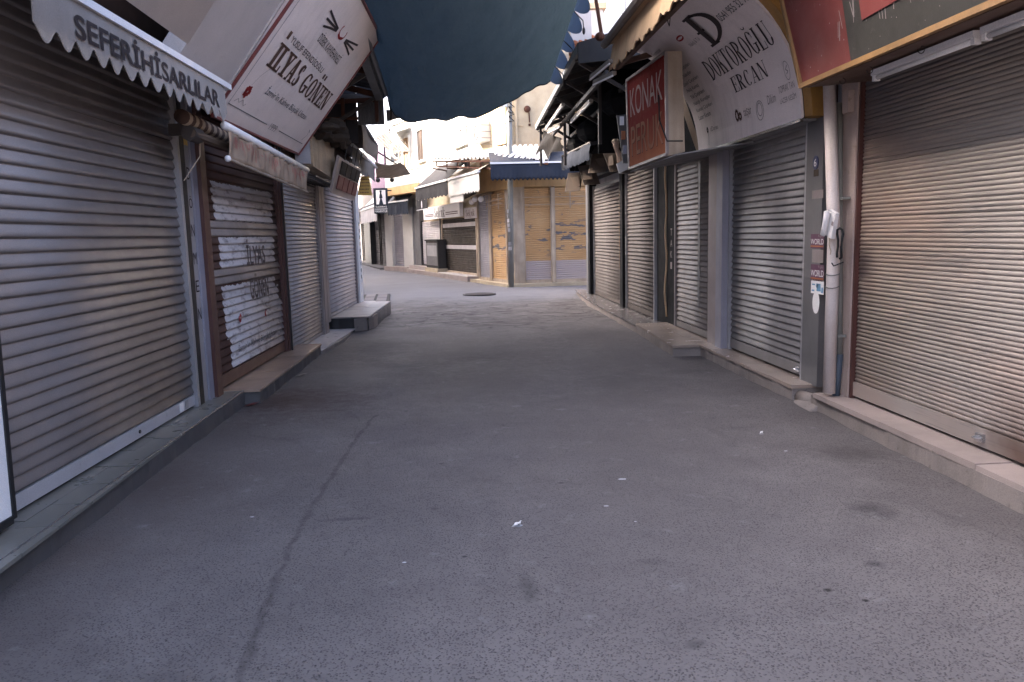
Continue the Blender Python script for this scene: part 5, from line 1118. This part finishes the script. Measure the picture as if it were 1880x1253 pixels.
# corrugated metal roof and its brown frame
t = thing('metal_roof', 'corrugated zinc roof on a rusty frame over the corner shop', 'roof', (.8, 23, 3.6), None)
e0, e1 = Vector((2.6, 21.2, 3.46)), Yh(905, 290, 21.9); e2 = Yh(795, 292, 24.4)
hi0, hi1 = Vector((2.9, 22.25, 3.98)), Vector((1.55, 22.4, 3.98)); hi2 = S2.P(2.2, 4.15, .3)
def roof(p0, p1, q0, q1, n): return lambda u, v: p0.lerp(p1, u).lerp(q0.lerp(q1, u), v)+Vector((0, 0, .03*(1 if math.sin(u*n*6.283) > 0 else -1)))
MB().sheet(roof(e0, e1, hi0, hi1, 9), 108, 1, (0, 0, .006)).build('roof_sheet', M['zinc'], t); MB().sheet(roof(e1, e2, hi1, hi2, 16), 192, 1, (0, 0, .006)).build('roof_sheet', M['zinc'], t)
mb = MB(); dn = Vector((0, 0, -.09)); d2 = Vector((.0, 0, -.30)); f2 = e2+Vector((.1, 0, 0))
mb.bar(e1+dn, f2+dn, .05); mb.bar(e1+d2, f2+d2+Vector((0, 0, .08)), .05); mb.bar(e0+dn, e1+dn, .05)
for i in range(6): q = (e1+dn).lerp(f2+dn, i/5); w = (e1+d2).lerp(f2+d2+Vector((0, 0, .08)), i/5); mb.bar(q, w, .045)
for i in range(5): q = e1.lerp(e2, i/4)+dn; w = hi1.lerp(hi2, i/4)+Vector((0, 0, -.12)); mb.bar(q, w, .045); mb.bar(q+Vector((0, 0, -.2)), w+Vector((0, 0, -.3)), .035)
mb.build('roof_frame', M['rust'], t)
# pole with stickers
t = thing('utility_pole', 'grey utility pole with torn stickers at the yellow corner', 'pole', (1.62, 22.0, .05))
MB().tube([(1.56, 21.95, .0), (1.60, 21.95, 2.6), (1.66, 21.98, 6.6)], [.085, .08, .07], 12).build('shaft', M['conduit'], t, smooth=True)
rnd = random.Random(2)
for i in range(9):
    z = 1.05+i*.13; a = rnd.uniform(2.9, 4.4); r = .09
    q = lambda s_, h: (1.575+r*math.cos(a+s_), 21.95+r*math.sin(a+s_)*1.0, z+h)
    MB().quad(q(-.5, 0), q(.5, 0), q(.5, .1), q(-.5, .1)).build('sticker', M['frame_alu' if i % 3 else 'pale_shutter'], t)
mb = MB()
for i in range(9): z = 4.6+i*.13; mb.tube([(1.60, 21.88, z), (1.75+.05*math.sin(i*3), 21.86, z+.06*math.sin(i*2)), (1.62, 21.86, z+.12)], .018, 5)
mb.build('cable_tangle', M['rubber'], t); MB().box(1.30, 1.58, 21.9, 22.05, 5.0, 5.45).build('lamp_box', M['ac_white'], t)

# Selçuk shop
b = thing('shop_building', 'cream shop with a dark banded shutter under two white signs', 'shop', S2.P(2, 0), G_FAR)
MB().wbox(S2.P, 0, 8.6, 0, 3.45, -3.5, -.08).build('wall', M['plaster_cream'], b)
r = rect(S2, 876, 398, 817, 500); z0 = .17
shd = far_shutter(b, S2, (r[0], r[1], z0, r[3]), .075, M['shutter_dark'], M['canvas'], label='dark shutter with two pale bands')
for py in (413, 454): a, z = S2.az(845, py); MB().wbox(S2.P, r[0], r[1], z-.07, z+.07, .021, .03).build('pale_band', M['pale_shutter'], shd)
r3 = rect(S2, 811, 405, 779, 492); far_shutter(b, S2, (r3[0]+.1, r3[1], .3, r3[3]), .07, M['pale_shutter'], M['black'], label='pale narrow shutter behind the grey cabinet')
MB().wbox(S2.P, r[1]+.08, r3[0]+.02, .15, 2.6, -.07, .05).build('pilaster', M['awning_dark'], b)
MB().wbox(S2.P, r3[1]+.08, 8.5, .15, 3.1, -.07, .10).build('pilaster', M['panel_grey'], b)
MB().wbox(S2.P, r3[0]-.2, 8.6, .02, .30, -.07, .35).build('plinth', M['marble_pink'], b)
a, _ = S2.az(790, 470, .2); a_, _ = S2.az(812, 470, .2)
t = thing('electric_cabinet', 'grey electric cabinet on a stone plinth left of the dark banded shutter', 'cabinet', S2.P(a, .3, .3))
MB().wbox(S2.P, a_, a, .30, 1.32, .05, .36).build('box', M['cabinet'], t); MB().wbox(S2.P, a_-.04, a+.04, 1.322, 1.37, .03, .40).build('lid', M['cabinet'], t)
MB().wbox(S2.P, a_+.08, a-.08, .40, 1.25, .361, .372).build('door', M['panel_grey'], t); MB().wbox(S2.P, a_+.15, a-.2, .75, 1.15, .373, .376).build('torn_poster', M['frame_alu'], t)
MB().wbox(S2.P, a_-.05, a+.05, .02, .297, .02, .42).build('plinth', M['plaster_cream'], t)
# its two signs
t = thing('shop_sign', 'larger white sign with one word between double brown lines', 'sign', S2.P(2.9, 2, .3))
a0, z1 = S2.az(843, 372, .25); a1, z0 = S2.az(778, 404, .25)
P2 = lambda u, v, o=0: S2.P(a1+(a0-a1)*u, z0+(z1-z0)*v+.0, .25+o)
zl0 = S2.az(778, 406, .25)[1]; zr0 = S2.az(843, 396, .25)[1]; zl1 = S2.az(778, 383, .25)[1]; zr1 = S2.az(843, 372, .25)[1]
z0, z1 = (zl0+zr0)/2, (zl1+zr1)/2
MB().wbox(S2.P, a0, a1, z0, z1, .12, .25).build('panel', M['panel_white'], t); pn = t.children[0]
letters(pn, serif('Selçuk', .11, .05, .05), lambda u, v: P2(u, v, .004), M['ink'], .33, .10, .63, .86)
mb = MB()
for v in (.22, .36):
    for u0, u1 in ((.05, .31), (.65, .96)): mb.quad(P2(u0, v, .004), P2(u1, v, .004), P2(u1, v+.07, .004), P2(u0, v+.07, .004))
mb.build('double_line', M['brown_frame'], pn, fixn=False, kind='stuff')
t = thing('shop_sign', 'smaller pale sign with one brown word over the dark banded shutter', 'sign', S2.P(.9, 2, .1))
a2, _ = S2.az(876, 390, .09); a3 = a0-.02; zz0 = S2.az(858, 402, .09)[1]; zz1 = S2.az(858, 382, .09)[1]
MB().wbox(S2.P, a2, a3, zz0, zz1, .0, .09).build('panel', M['pale_shutter'], t)
letters(t.children[0], serif('Selçuk', .14, .05, .06), lambda u, v: S2.P(a3+(a2-a3)*u, zz0+(zz1-zz0)*v, .094), M['brown_frame'], .12, .22, .8, .8)
# awnings of the far row
def far_awning(label, sg, px0, py0, px1, py1, drop, off, mt, rise, hem=12, mt2=None, bar=True):
    t = thing('awning', label, 'awning', sg.P(1, 2.5, off), 'awnings beyond the crossing')
    a0, z0 = sg.az(px0, py0, off); a1, z1 = sg.az(px1, py1, off); z = (z0+z1)/2
    valance(sg.P, a0, a1, z, z-drop, off, hem, .05).build('valance', mt2 or mt, t)
    if bar: MB().wbox(sg.P, a0, a1, z+.002, z+.06, off-.04, off+.04).build('front_bar', M['white_paint'], t)
    MB().sheet(lambda u, v: sg.P(a0+(a1-a0)*u, z+.065+rise*v, off-.02-(off-.05)*v), 4, 4, (0, 0, .01)).build('canopy', mt, t)
    return t, a0, a1, z
t, a0, a1, z = far_awning('black awning with pale emblem flap above the larger white sign', S2, 821, 331, 763, 349, .42, .95, M['awning_dark'], .75, 10)
MB().wbox(S2.P, a1-1.6, a1, z-.78, z-.44, .93, .95).build('lower_flap', M['awning_dark'], t); mb = MB(); mb.wbox(S2.P, a1-1.6, a1, z-.79, z-.765, .951, .955); mb.build('piping', M['panel_white'], t)
c = S2.P(a1-.85, z-.6, .956); mb = MB(); mb.prism([c+S2.d*.07*math.cos(i*.628)+Vector((0, 0, .14*math.sin(i*.628))) for i in range(10)], S2.n*.003); mb.build('emblem', M['panel_white'], t)
t, a0, a1, z = far_awning('cream awning with scalloped hem right of the black awning', S2, 879, 318, 823, 331, .48, .95, M['canvas'], .5, 12, M['plaster_white'])
MB().wbox(S2.P, (a0+a1)/2+.1, a1-.02, z-.72, z-.46, .90, .92).build('lower_flap', M['plaster_white'], t)
t = thing('tilted_sign', 'small brown grey tilted sign under the cream awning', 'sign', S2.P(.6, 2.4, .5)); a0, z1 = S2.az(872, 340, .5); a1, z0 = S2.az(848, 364, .5)
MB().hexa([S2.P(a0-.1, z0+.05, .5), S2.P(a1, z0-.08, .5), S2.P(a1, z0-.08, .55), S2.P(a0-.1, z0+.05, .55), S2.P(a0+.1, z1+.05, .5), S2.P(a1+.1, z1-.1, .5), S2.P(a1+.1, z1-.1, .55), S2.P(a0+.1, z1+.05, .55)]).build('panel', M['tan_board'], t)
mb = MB()
for i in range(3): mb.wbox(S2.P, a0+.15, a1-.1, z0+.1+i*.14, z0+.15+i*.14, .551, .554)
mb.build('faded_print', M['awning_dark'], t.children[0])
t = thing('globe_lamps', 'three round lamps on a bracket above the dark banded shutter', 'lamp', S2.P(.5, 2.4, .4)); mb = MB()
for px, py in ((866, 371), (872, 366), (883, 366)): a, z = S2.az(px, py, .5); MB().ball(S2.P(a, z, .5), .09).build('globe', M['lamp_white'], t, smooth=True); mb.bar(S2.P(a, z+.08, .5), S2.P(a+.3, z+.2, .0), .03)
mb.build('bracket', M['canvas'], t)

# white upper building above the Selçuk row
b = thing('house', 'bright white upper house with tall shuttered windows above the black awning', 'house', S2.P(2, 3.5), 'houses beyond the crossing')
def wall_with(sg, a0, a1, z0, z1, off, depth, mt, name='wall'): return MB().wbox(sg.P, a0, a1, z0, z1, off-depth, off).build(name, mt, b)
w = wall_with(S2, .1, 8.62, 3.46, 8.8, -.25, 4, M['plaster_white']); wall_with(S3, .02, 2.76, 3.30, 7.9, -.25, 4, M['plaster_white'])
def window(sg, r, mt, off=-.25, name='window'):
    a0, a1, z0, z1 = r
    mb = MB(); mb.wbox(sg.P, a0-.07, a0, z0, z1, off+.0, off+.08); mb.wbox(sg.P, a1, a1+.07, z0, z1, off, off+.08); mb.wbox(sg.P, a0-.07, a1+.07, z1, z1+.08, off, off+.09); mb.wbox(sg.P, a0-.1, a1+.1, z0-.08, z0, off, off+.14)
    f = mb.build(name, M['plaster_white'], b); MB().wbox(sg.P, a0, a1, z0, z1, off+.002, off+.03).build('shutter_leaf', mt, f); MB().wbox(sg.P, (a0+a1)/2-.015, (a0+a1)/2+.015, z0, z1, off+.031, off+.045).build('meeting_bar', M['wood_brown'], f); return f
window(S2, rect(S2, 779, 236, 770, 298, -.25), M['wood_black']); window(S3, rect(S3, 752, 252, 744, 310, -.25), M['wood_door']); window(S3, rect(S3, 733, 266, 720, 300, -.25), M['glass_dark'])
window(S2, rect(S2, 857, 235, 838, 270, -.25), M['panel_white'])
MB().wbox(S2.P, .05, 8.6, 3.46, 3.60, -.24, .12).build('cornice', M['plaster_cream'], b)
MB().wbox(S3.P, .03, 2.75, 6.5, 6.6, -.25, -.13).build('string_course', M['plaster_white'], b)
t = thing('small_awning', 'pale canopy with struts high on the far white house', 'awning', S3.P(4, 5.6, .5)); a0, z1 = S3.az(716, 230, .7); a1, z0 = S3.az(690, 262, .7)
z = (z0+z1)/2; MB().sheet(lambda u, v: S3.P(a0+(a1-a0)*u, z+.25*v, .7-.9*v), 4, 3, (0, 0, .02)).build('canopy', M['corrugated_dark'], t)
for i in range(7): a = a0+(a1-a0)*i/6; MB().bar(S3.P(a, z, .68), S3.P(a, z-.75, -.1), .07).build('strut', M['plaster_white'], t)
# balcony
t = thing('balcony', 'balcony with tan underside and white railing on the far white house', 'balcony', S3.P(3, 3.2, .6)); a0, _ = S3.az(770, 345, .75); a1, _ = S3.az(705, 350, .75); zb = (S3.az(741, 356, .75)[1])
MB().hexa([S3.P(a0, zb, -.1), S3.P(a1, zb, -.1), S3.P(a1-.3, zb, .8), S3.P(a0, zb, .8), S3.P(a0, zb+.32, -.1), S3.P(a1, zb+.32, -.1), S3.P(a1-.3, zb+.32, .8), S3.P(a0, zb+.32, .8)]).build('slab', M['orange_wall'], t)
MB().wbox(S3.P, a0+.75, a1-.3, zb+.33, zb+.95, .70, .80).build('parapet', M['plaster_white'], t)
for i in range(5): a = a0+.05+i*.15; MB().wbox(S3.P, a, a+.07, zb+.33, zb+.9, .70, .80).build('railing_post', M['plaster_white'], t)
MB().wbox(S3.P, a0, a0+.75, zb+.9, zb+.96, .68, .82).build('handrail', M['plaster_white'], t)
# air conditioner in a cage
a, z = S2.az(872, 262, .3); t = thing('air_conditioner', 'air conditioner in a wire cage on the white wall', 'air conditioner', S2.P(a, z, .2))
MB().wbox(S2.P, a-.35, a+.45, z, z+.62, -.2, .22).build('unit', M['ac_white'], t); mb = MB(); mb.tube([S2.P(a+.05+.22*math.cos(i*.52), z+.31+.22*math.sin(i*.52), .23) for i in range(13)], .02, 5); mb.build('fan_ring', M['steel_grey'], t)
mb = MB()
for i in range(9): x = a-.45+i*.12; mb.bar(S2.P(x, z-.1, .4), S2.P(x, z+.85, .4), .016)
for i in range(6): mb.bar(S2.P(a-.45, z-.1+i*.19, .4), S2.P(a+.55, z-.1+i*.19, .4), .016); mb.bar(S2.P(a-.45, z-.1+i*.19, .4), S2.P(a-.45, z-.1+i*.19, -.2), .016)
mb.build('cage', M['steel_grey'], t)
a, z = S2.az(868, 310, .1); t = thing('air_conditioner', 'white air conditioner half hidden under the zinc roof', 'air conditioner', S2.P(a, z, .1)); MB().wbox(S2.P, a-.2, a+.45, z-.05, z+.55, -.07, .25).build('unit', M['ac_white'], t); mb = MB(); mb.tube([S2.P(a+.1+.2*math.cos(i*.52), z+.25+.2*math.sin(i*.52), .26) for i in range(13)], .02, 5); mb.build('fan_ring', M['steel_grey'], t)
# cream house above the corner with yellow door
b = thing('house', 'cream plastered house with a yellow door above the zinc roof', 'house', (3, 24, 3.6), 'houses beyond the crossing')
U1 = Seg((1.55, 23.2), (.80, 25.1)); U0 = Seg((1.55, 23.2), (3.35, 23.0))
MB().prism([U1.P(0, 3.56), U0.P(U0.len, 3.56), (4.2, 27, 3.56), (1.5, 27.5, 3.56), U1.P(U1.len, 3.56)], (0, 0, 5.4)).build('wall', M['plaster_cream'], b)
r = rect(U1, 930, 195, 914, 262, .0); f = MB().wbox(U1.P, r[0], r[1], r[2]-.1, r[3], .002, .05).build('door', M['yellow_paint'], b)
for k in (.33, .66): MB().wbox(U1.P, r[0]+(r[1]-r[0])*k-.012, r[0]+(r[1]-r[0])*k+.012, r[2]-.1, r[3], .051, .06).build('door_rail', M['wood_brown'], f)
MB().wbox(U1.P, r[0], r[1], (r[2]+r[3])/2-.03, (r[2]+r[3])/2, .051, .062).build('door_rail', M['wood_brown'], f)
a, z = U0.az(968, 201); mb = MB(); mb.ball(U0.P(a, z, .04), .10, .05, .10); mb.bar(U0.P(a+.05, z-.1, .03), U0.P(a+.06, z-.38, .03), .03); mb.bar(U0.P(a+.06, z-.42, .03), U0.P(a+.06, z-.48, .03), .06); mb.build('vent_pipe', M['rust'], b)
a, z = U0.az(948, 230); mb = MB(); mb.bar(U0.P(a, z-1.2, .05), U0.P(a, z+3, .05), .06); mb.bar(U0.P(a-.1, z, .05), U0.P(a+.2, z-.02, .05), .03); mb.build('wall_pipe', M['plaster_cream'], b)
MB().wbox(U0.P, -.02, 1.9, 8.96, 9.1, -.2, .2).build('cornice', M['plaster_white'], b)
# yellow and brown house with tiled roof
b = thing('house', 'yellow ochre house under a tiled roof behind the cream house', 'house', (5, 27, 0), 'houses beyond the crossing')
MB().box(3.5, 8.5, 25.5, 31, 0, 7.25).build('wall', M['orange_wall'], b)
wy = MB().box(3.72, 4.4, 25.46, 25.5, 4.9, 6.45).build('window', M['yellow_paint'], b); MB().box(3.50, 3.71, 25.44, 25.5, 4.3, 7.2).build('corner_post', M['tan_board'], b)
mb = MB()
for j in range(7):
    for i in range(26):
        x0, y0, z0 = 3.3+i*.2, 25.1+j*.36, 7.2+j*.14
        mb.tube([(x0+.1, y0, z0+.05), (x0+.1, y0+.42, z0+.21)], [.085, .065], 6)
mb.build('roof', M['terracotta'], b); MB().box(3.3, 8.5, 25.12, 31, 7.12, 7.2).build('eave', M['wood_brown'], b)
# tall white tiled block
b = thing('apartment_block', 'tall white tiled block rising behind the tiled roof', 'building', (9, 33, 0), 'houses beyond the crossing')
MB().box(5.9, 12.5, 32, 40, 0, 17).build('wall', M['joint'], b)
sl_ = M['tile_pale']
first = None
for i in range(5):
    for j in range(9):
        x, z = 5.93+i*1.25, 5.0+j*1.3
        if first is None: first = MB().box(x, x+1.22, 31.95, 32.0, z, z+1.27).build('panel', sl_, b); fw = WL[first.name].copy()
        else: copyo(first, b, fw+Vector((i*1.25, 0, j*1.3)))
MB().box(5.90, 12.5, 31.96, 32.0, .0, 4.97).build('base_panel', sl_, b)
mb = MB(); mb.bar((7.6, 31.7, 7), (7.3, 31.7, 9.6), .03)
for i in range(4): mb.bar((7.0+.1*i, 31.7, 7.2+.6*i), (8.1-.1*i, 31.7, 7.35+.6*i), .02)
mb.build('aerial', M['steel_grey'], b)
b = thing('house', 'white rendered house wall behind the shade cloth', 'house', (2, 33, 0), 'houses beyond the crossing')
MB().prism([(.9, 29, 0), (5.6, 28.6, 0), (5.8, 36, 0), (-.2, 36, 0)], (0, 0, 9.4)).build('wall', M['plaster_white'], b)
MB().prism([(.85, 28.9, 9.42), (5.7, 28.5, 9.42), (5.8, 36, 9.42), (-.2, 36, 9.42)], (0, 0, .2)).build('cornice', M['plaster_cream'], b)

# white column shop and the dark shops further left
b = thing('shop_building', 'lilac shutter shop between broad white columns under the balcony', 'shop', S3.P(2.6, 0), G_FAR)
MB().wbox(S3.P, 0, 2.77, 0, 3.28, -3.5, -.1).build('wall', M['plaster_white'], b)
r = rect(S3, 746, 388, 724, 489); far_shutter(b, S3, (r[0], r[1], .2, r[3]), .09, M['shutter_lilac'], M['shutter_lilac'])
for x0, x1 in ((762, 748), (723, 715)): q = rect(S3, x0, 375, x1, 489); MB().wbox(S3.P, q[0]+.05, q[1]-.02, .15, 2.75, -.09, .15).build('column', M['plaster_white'], b)
q = rect(S3, 774, 375, 764, 489); MB().wbox(S3.P, max(.02, q[0]), q[1], .15, 2.75, -.09, .02).build('doorway', M['black'], b)
MB().wbox(S3.P, 0, 2.77, -.02, .19, -.09, .4).build('plinth', M['marble_pink'], b)
far_awning('navy awning above the lilac shutter under the balcony', S3, 748, 366, 712, 377, .5, .6, M['navy_fabric'], .5, 14)
b = thing('shop_building', 'dim grey shops at the far left end of the street', 'shop', S4.P(6, 0), G_FAR)
MB().wbox(S4.P, -.9, 17, 0, 6.5, -4, -.1).build('wall', M['far_grey'], b)
for x0, x1, mt in ((713, 700, 'far_grey'), (699, 688, 'far_grey'), (680, 668, 'conduit'), (667, 660, 'far_grey')):
    r = rect(S4, x0, 398, x1, 476); far_shutter(b, S4, (r[0], r[1]-.1, .06, 2.75), .12, M[mt], M['steel_dark'])
r = rect(S4, 688, 398, 681, 476); MB().wbox(S4.P, r[0], r[1], .0, 2.8, -.09, .3).build('pilaster', M['black'], b)
MB().wbox(S4.P, -.9, 17, 2.85, 3.1, -.09, .8).build('ledge', M['far_grey'], b); MB().wbox(S4.P, -.9, 17, -.02, .05, -.09, .6).build('plinth', M['far_grey'], b)
r = rect(S4, 700, 320, 686, 345); MB().wbox(S4.P, .5, 6, 3.9, 6.5, -.09, -.02).build('purple_wall', M['purple_wall'], b)
far_awning('dark awning with pale printed valance at the far left', S4, 690, 379, 662, 390, .6, .9, M['corrugated_dark'], .8, 10, M['pale_shutter'])
# navy hanging sign with a mannequin figure
y = 33.5; a, c = Yh(685, 346, y), Yh(713, 392, y)
t = thing('hanging_sign', 'navy projecting sign with a pale standing figure over two lines of print', 'sign', (a.x, y, c.z))
MB().box(a.x, c.x, y, y+.12, c.z, a.z).build('panel', M['navy_fabric'], t); pn = t.children[0]; wd_, hg = c.x-a.x, a.z-c.z
sf2 = lambda u, v: Vector((a.x+u*wd_, y-.006, c.z+v*hg))
MB().quad(sf2(.18, .36), sf2(.86, .36), sf2(.86, .92), sf2(.18, .92)).build('picture', M['panel_white'], pn)
mb = MB(); q = lambda u, v: sf2(u, v)+Vector((0, -.004, 0)); mb.quad(q(.36, .36), q(.68, .36), q(.56, .62), q(.48, .62)); mb.quad(q(.40, .60), q(.64, .60), q(.60, .76), q(.44, .76)); mb.quad(q(.46, .76), q(.58, .76), q(.58, .86), q(.46, .86)); mb.quad(q(.42, .86), q(.62, .86), q(.58, .91), q(.46, .91)); mb.build('figure', M['navy_fabric'], pn, fixn=False)
letters(pn, sans('İLDEBAŞ'), sf2, M['panel_white'], .12, .22, .92, .31); letters(pn, sans('MANPATUR'), sf2, M['panel_white'], .05, .04, .95, .13)
MB().quad(sf2(.05, .165), sf2(.95, .165), sf2(.95, .185), sf2(.05, .185)).build('line', M['panel_white'], pn)
MB().bar((a.x+.1, y+.06, a.z-.1), (c.x+1.2, y+.4, a.z-.1), .04).build('bracket', M['steel_dark'], t)
# satellite dish
a, z = S3.az(731, 277, .3); t = thing('satellite_dish', 'small round satellite dish and bracket on the far white house', 'dish', S3.P(a, z, .3)); mb = MB()
c = S3.P(a, z, .35); mb.tube([c+Vector((.24*math.cos(i*.39), -.05, .34*math.sin(i*.39))) for i in range(3, 13)], .05, 6); mb.bar(c, S3.P(a, z, -.2), .04); mb.build('dish', M['panel_white'], t)
# unseen blocks added on the left, shaped to keep sun off the street
b = thing('house', 'unseen house block added behind the left row to shade the street', 'house', (-9, 26, 0), 'houses beyond the crossing')
MB().box(-14, -4.6, 15.9, 25.5, 0, 7.4).build('wall', M['plaster'], b); MB().prism([(-14, 25.6, 0), (-5.2, 25.6, 0), (-11.5, 52, 0), (-18, 52, 0)], (0, 0, 7.6)).build('shade_wing', M['plaster'], b)

# ------------------------------------------------------------------ overhead cables
for i, (pa, pb, sag, lb) in enumerate([((1.3, 21.9, 5.9), (2.29, 10.5, 4.05), .25, 'overhead cable from the pole towards the dark canopy'), ((1.66, 21.98, 6.1), (5.2, 25.4, 5.9), .12, 'overhead cable from the pole to the ochre house'),
        ((1.6, 21.95, 5.2), (-1.1, 12.2, 3.7), .25, 'overhead cable from the pole to the left steel roof'), ((1.62, 21.95, 5.5), (-2.6, 33.4, 6.0), .2, 'overhead cable from the pole to the far white house'), ((2.0, 17.9, 4.0), (6, 31.9, 8.6), .3, 'cable rising from the dark canopy to the white block')]):
    A, B = Vector(pa), Vector(pb); t = MB().tube([A.lerp(B, k/16)+Vector((0, 0, -sag*math.sin(math.pi*k/16))) for k in range(17)], .011, 5).build('overhead_cable', M['rubber'], label=lb, cat='cable', group='overhead cables')
# sagging wires at the right edge of the roof
# ------------------------------------------------------------------ small things on the ground
def litter(px, py, w, h, mt, label, name='paper_scrap', cat='litter'):
    p = Gh(px, py, .0); rnd = random.Random(int(px)); mb = MB()
    zz = gz(p.x, p.y)+.004
    mb.sheet(lambda u, v: (p.x+w*(u-.5)+.3*h*(v-.5), p.y+h*(v-.5), zz+.004+.012*abs(math.sin(u*4+v*3+px))*u), 5, 4, (0, 0, .002)); mb.build(name, mt, label=label, cat=cat, group='litter on the street')
litter(950, 961, .034, .036, M['panel_white'], 'small white paper scrap in the middle of the street')
litter(463, 743, .07, .12, M['red_dark'], 'crumpled red wrapper at the end of the chrome edged step', 'red_wrapper')
litter(553, 688, .07, .14, M['concrete'], 'flat grey cardboard scrap beside the brown step', 'cardboard_scrap'); litter(1398, 793, .02, .03, M['panel_white'], 'tiny white scrap before the right kerb')
litter(52+1080-1040, 1000, .06, .04, M['concrete'], 'pale plaster chip near the left kerb', 'plaster_chip')
# manhole cover at the crossing
m('iron', (.06, .05, .047), .8, spots=.4)
p = Gh(880, 541, 0); t = thing('manhole_cover', 'dark iron manhole cover in the worn asphalt of the crossing', 'manhole', (p.x, p.y, 0))
MB().tube([(p.x, p.y, -.02), (p.x, p.y, .018)], .42, 24).build('rim', M['steel_dark'], t); MB().tube([(p.x, p.y, -.02), (p.x, p.y, .024)], .36, 24).build('cover', M['iron'], t)
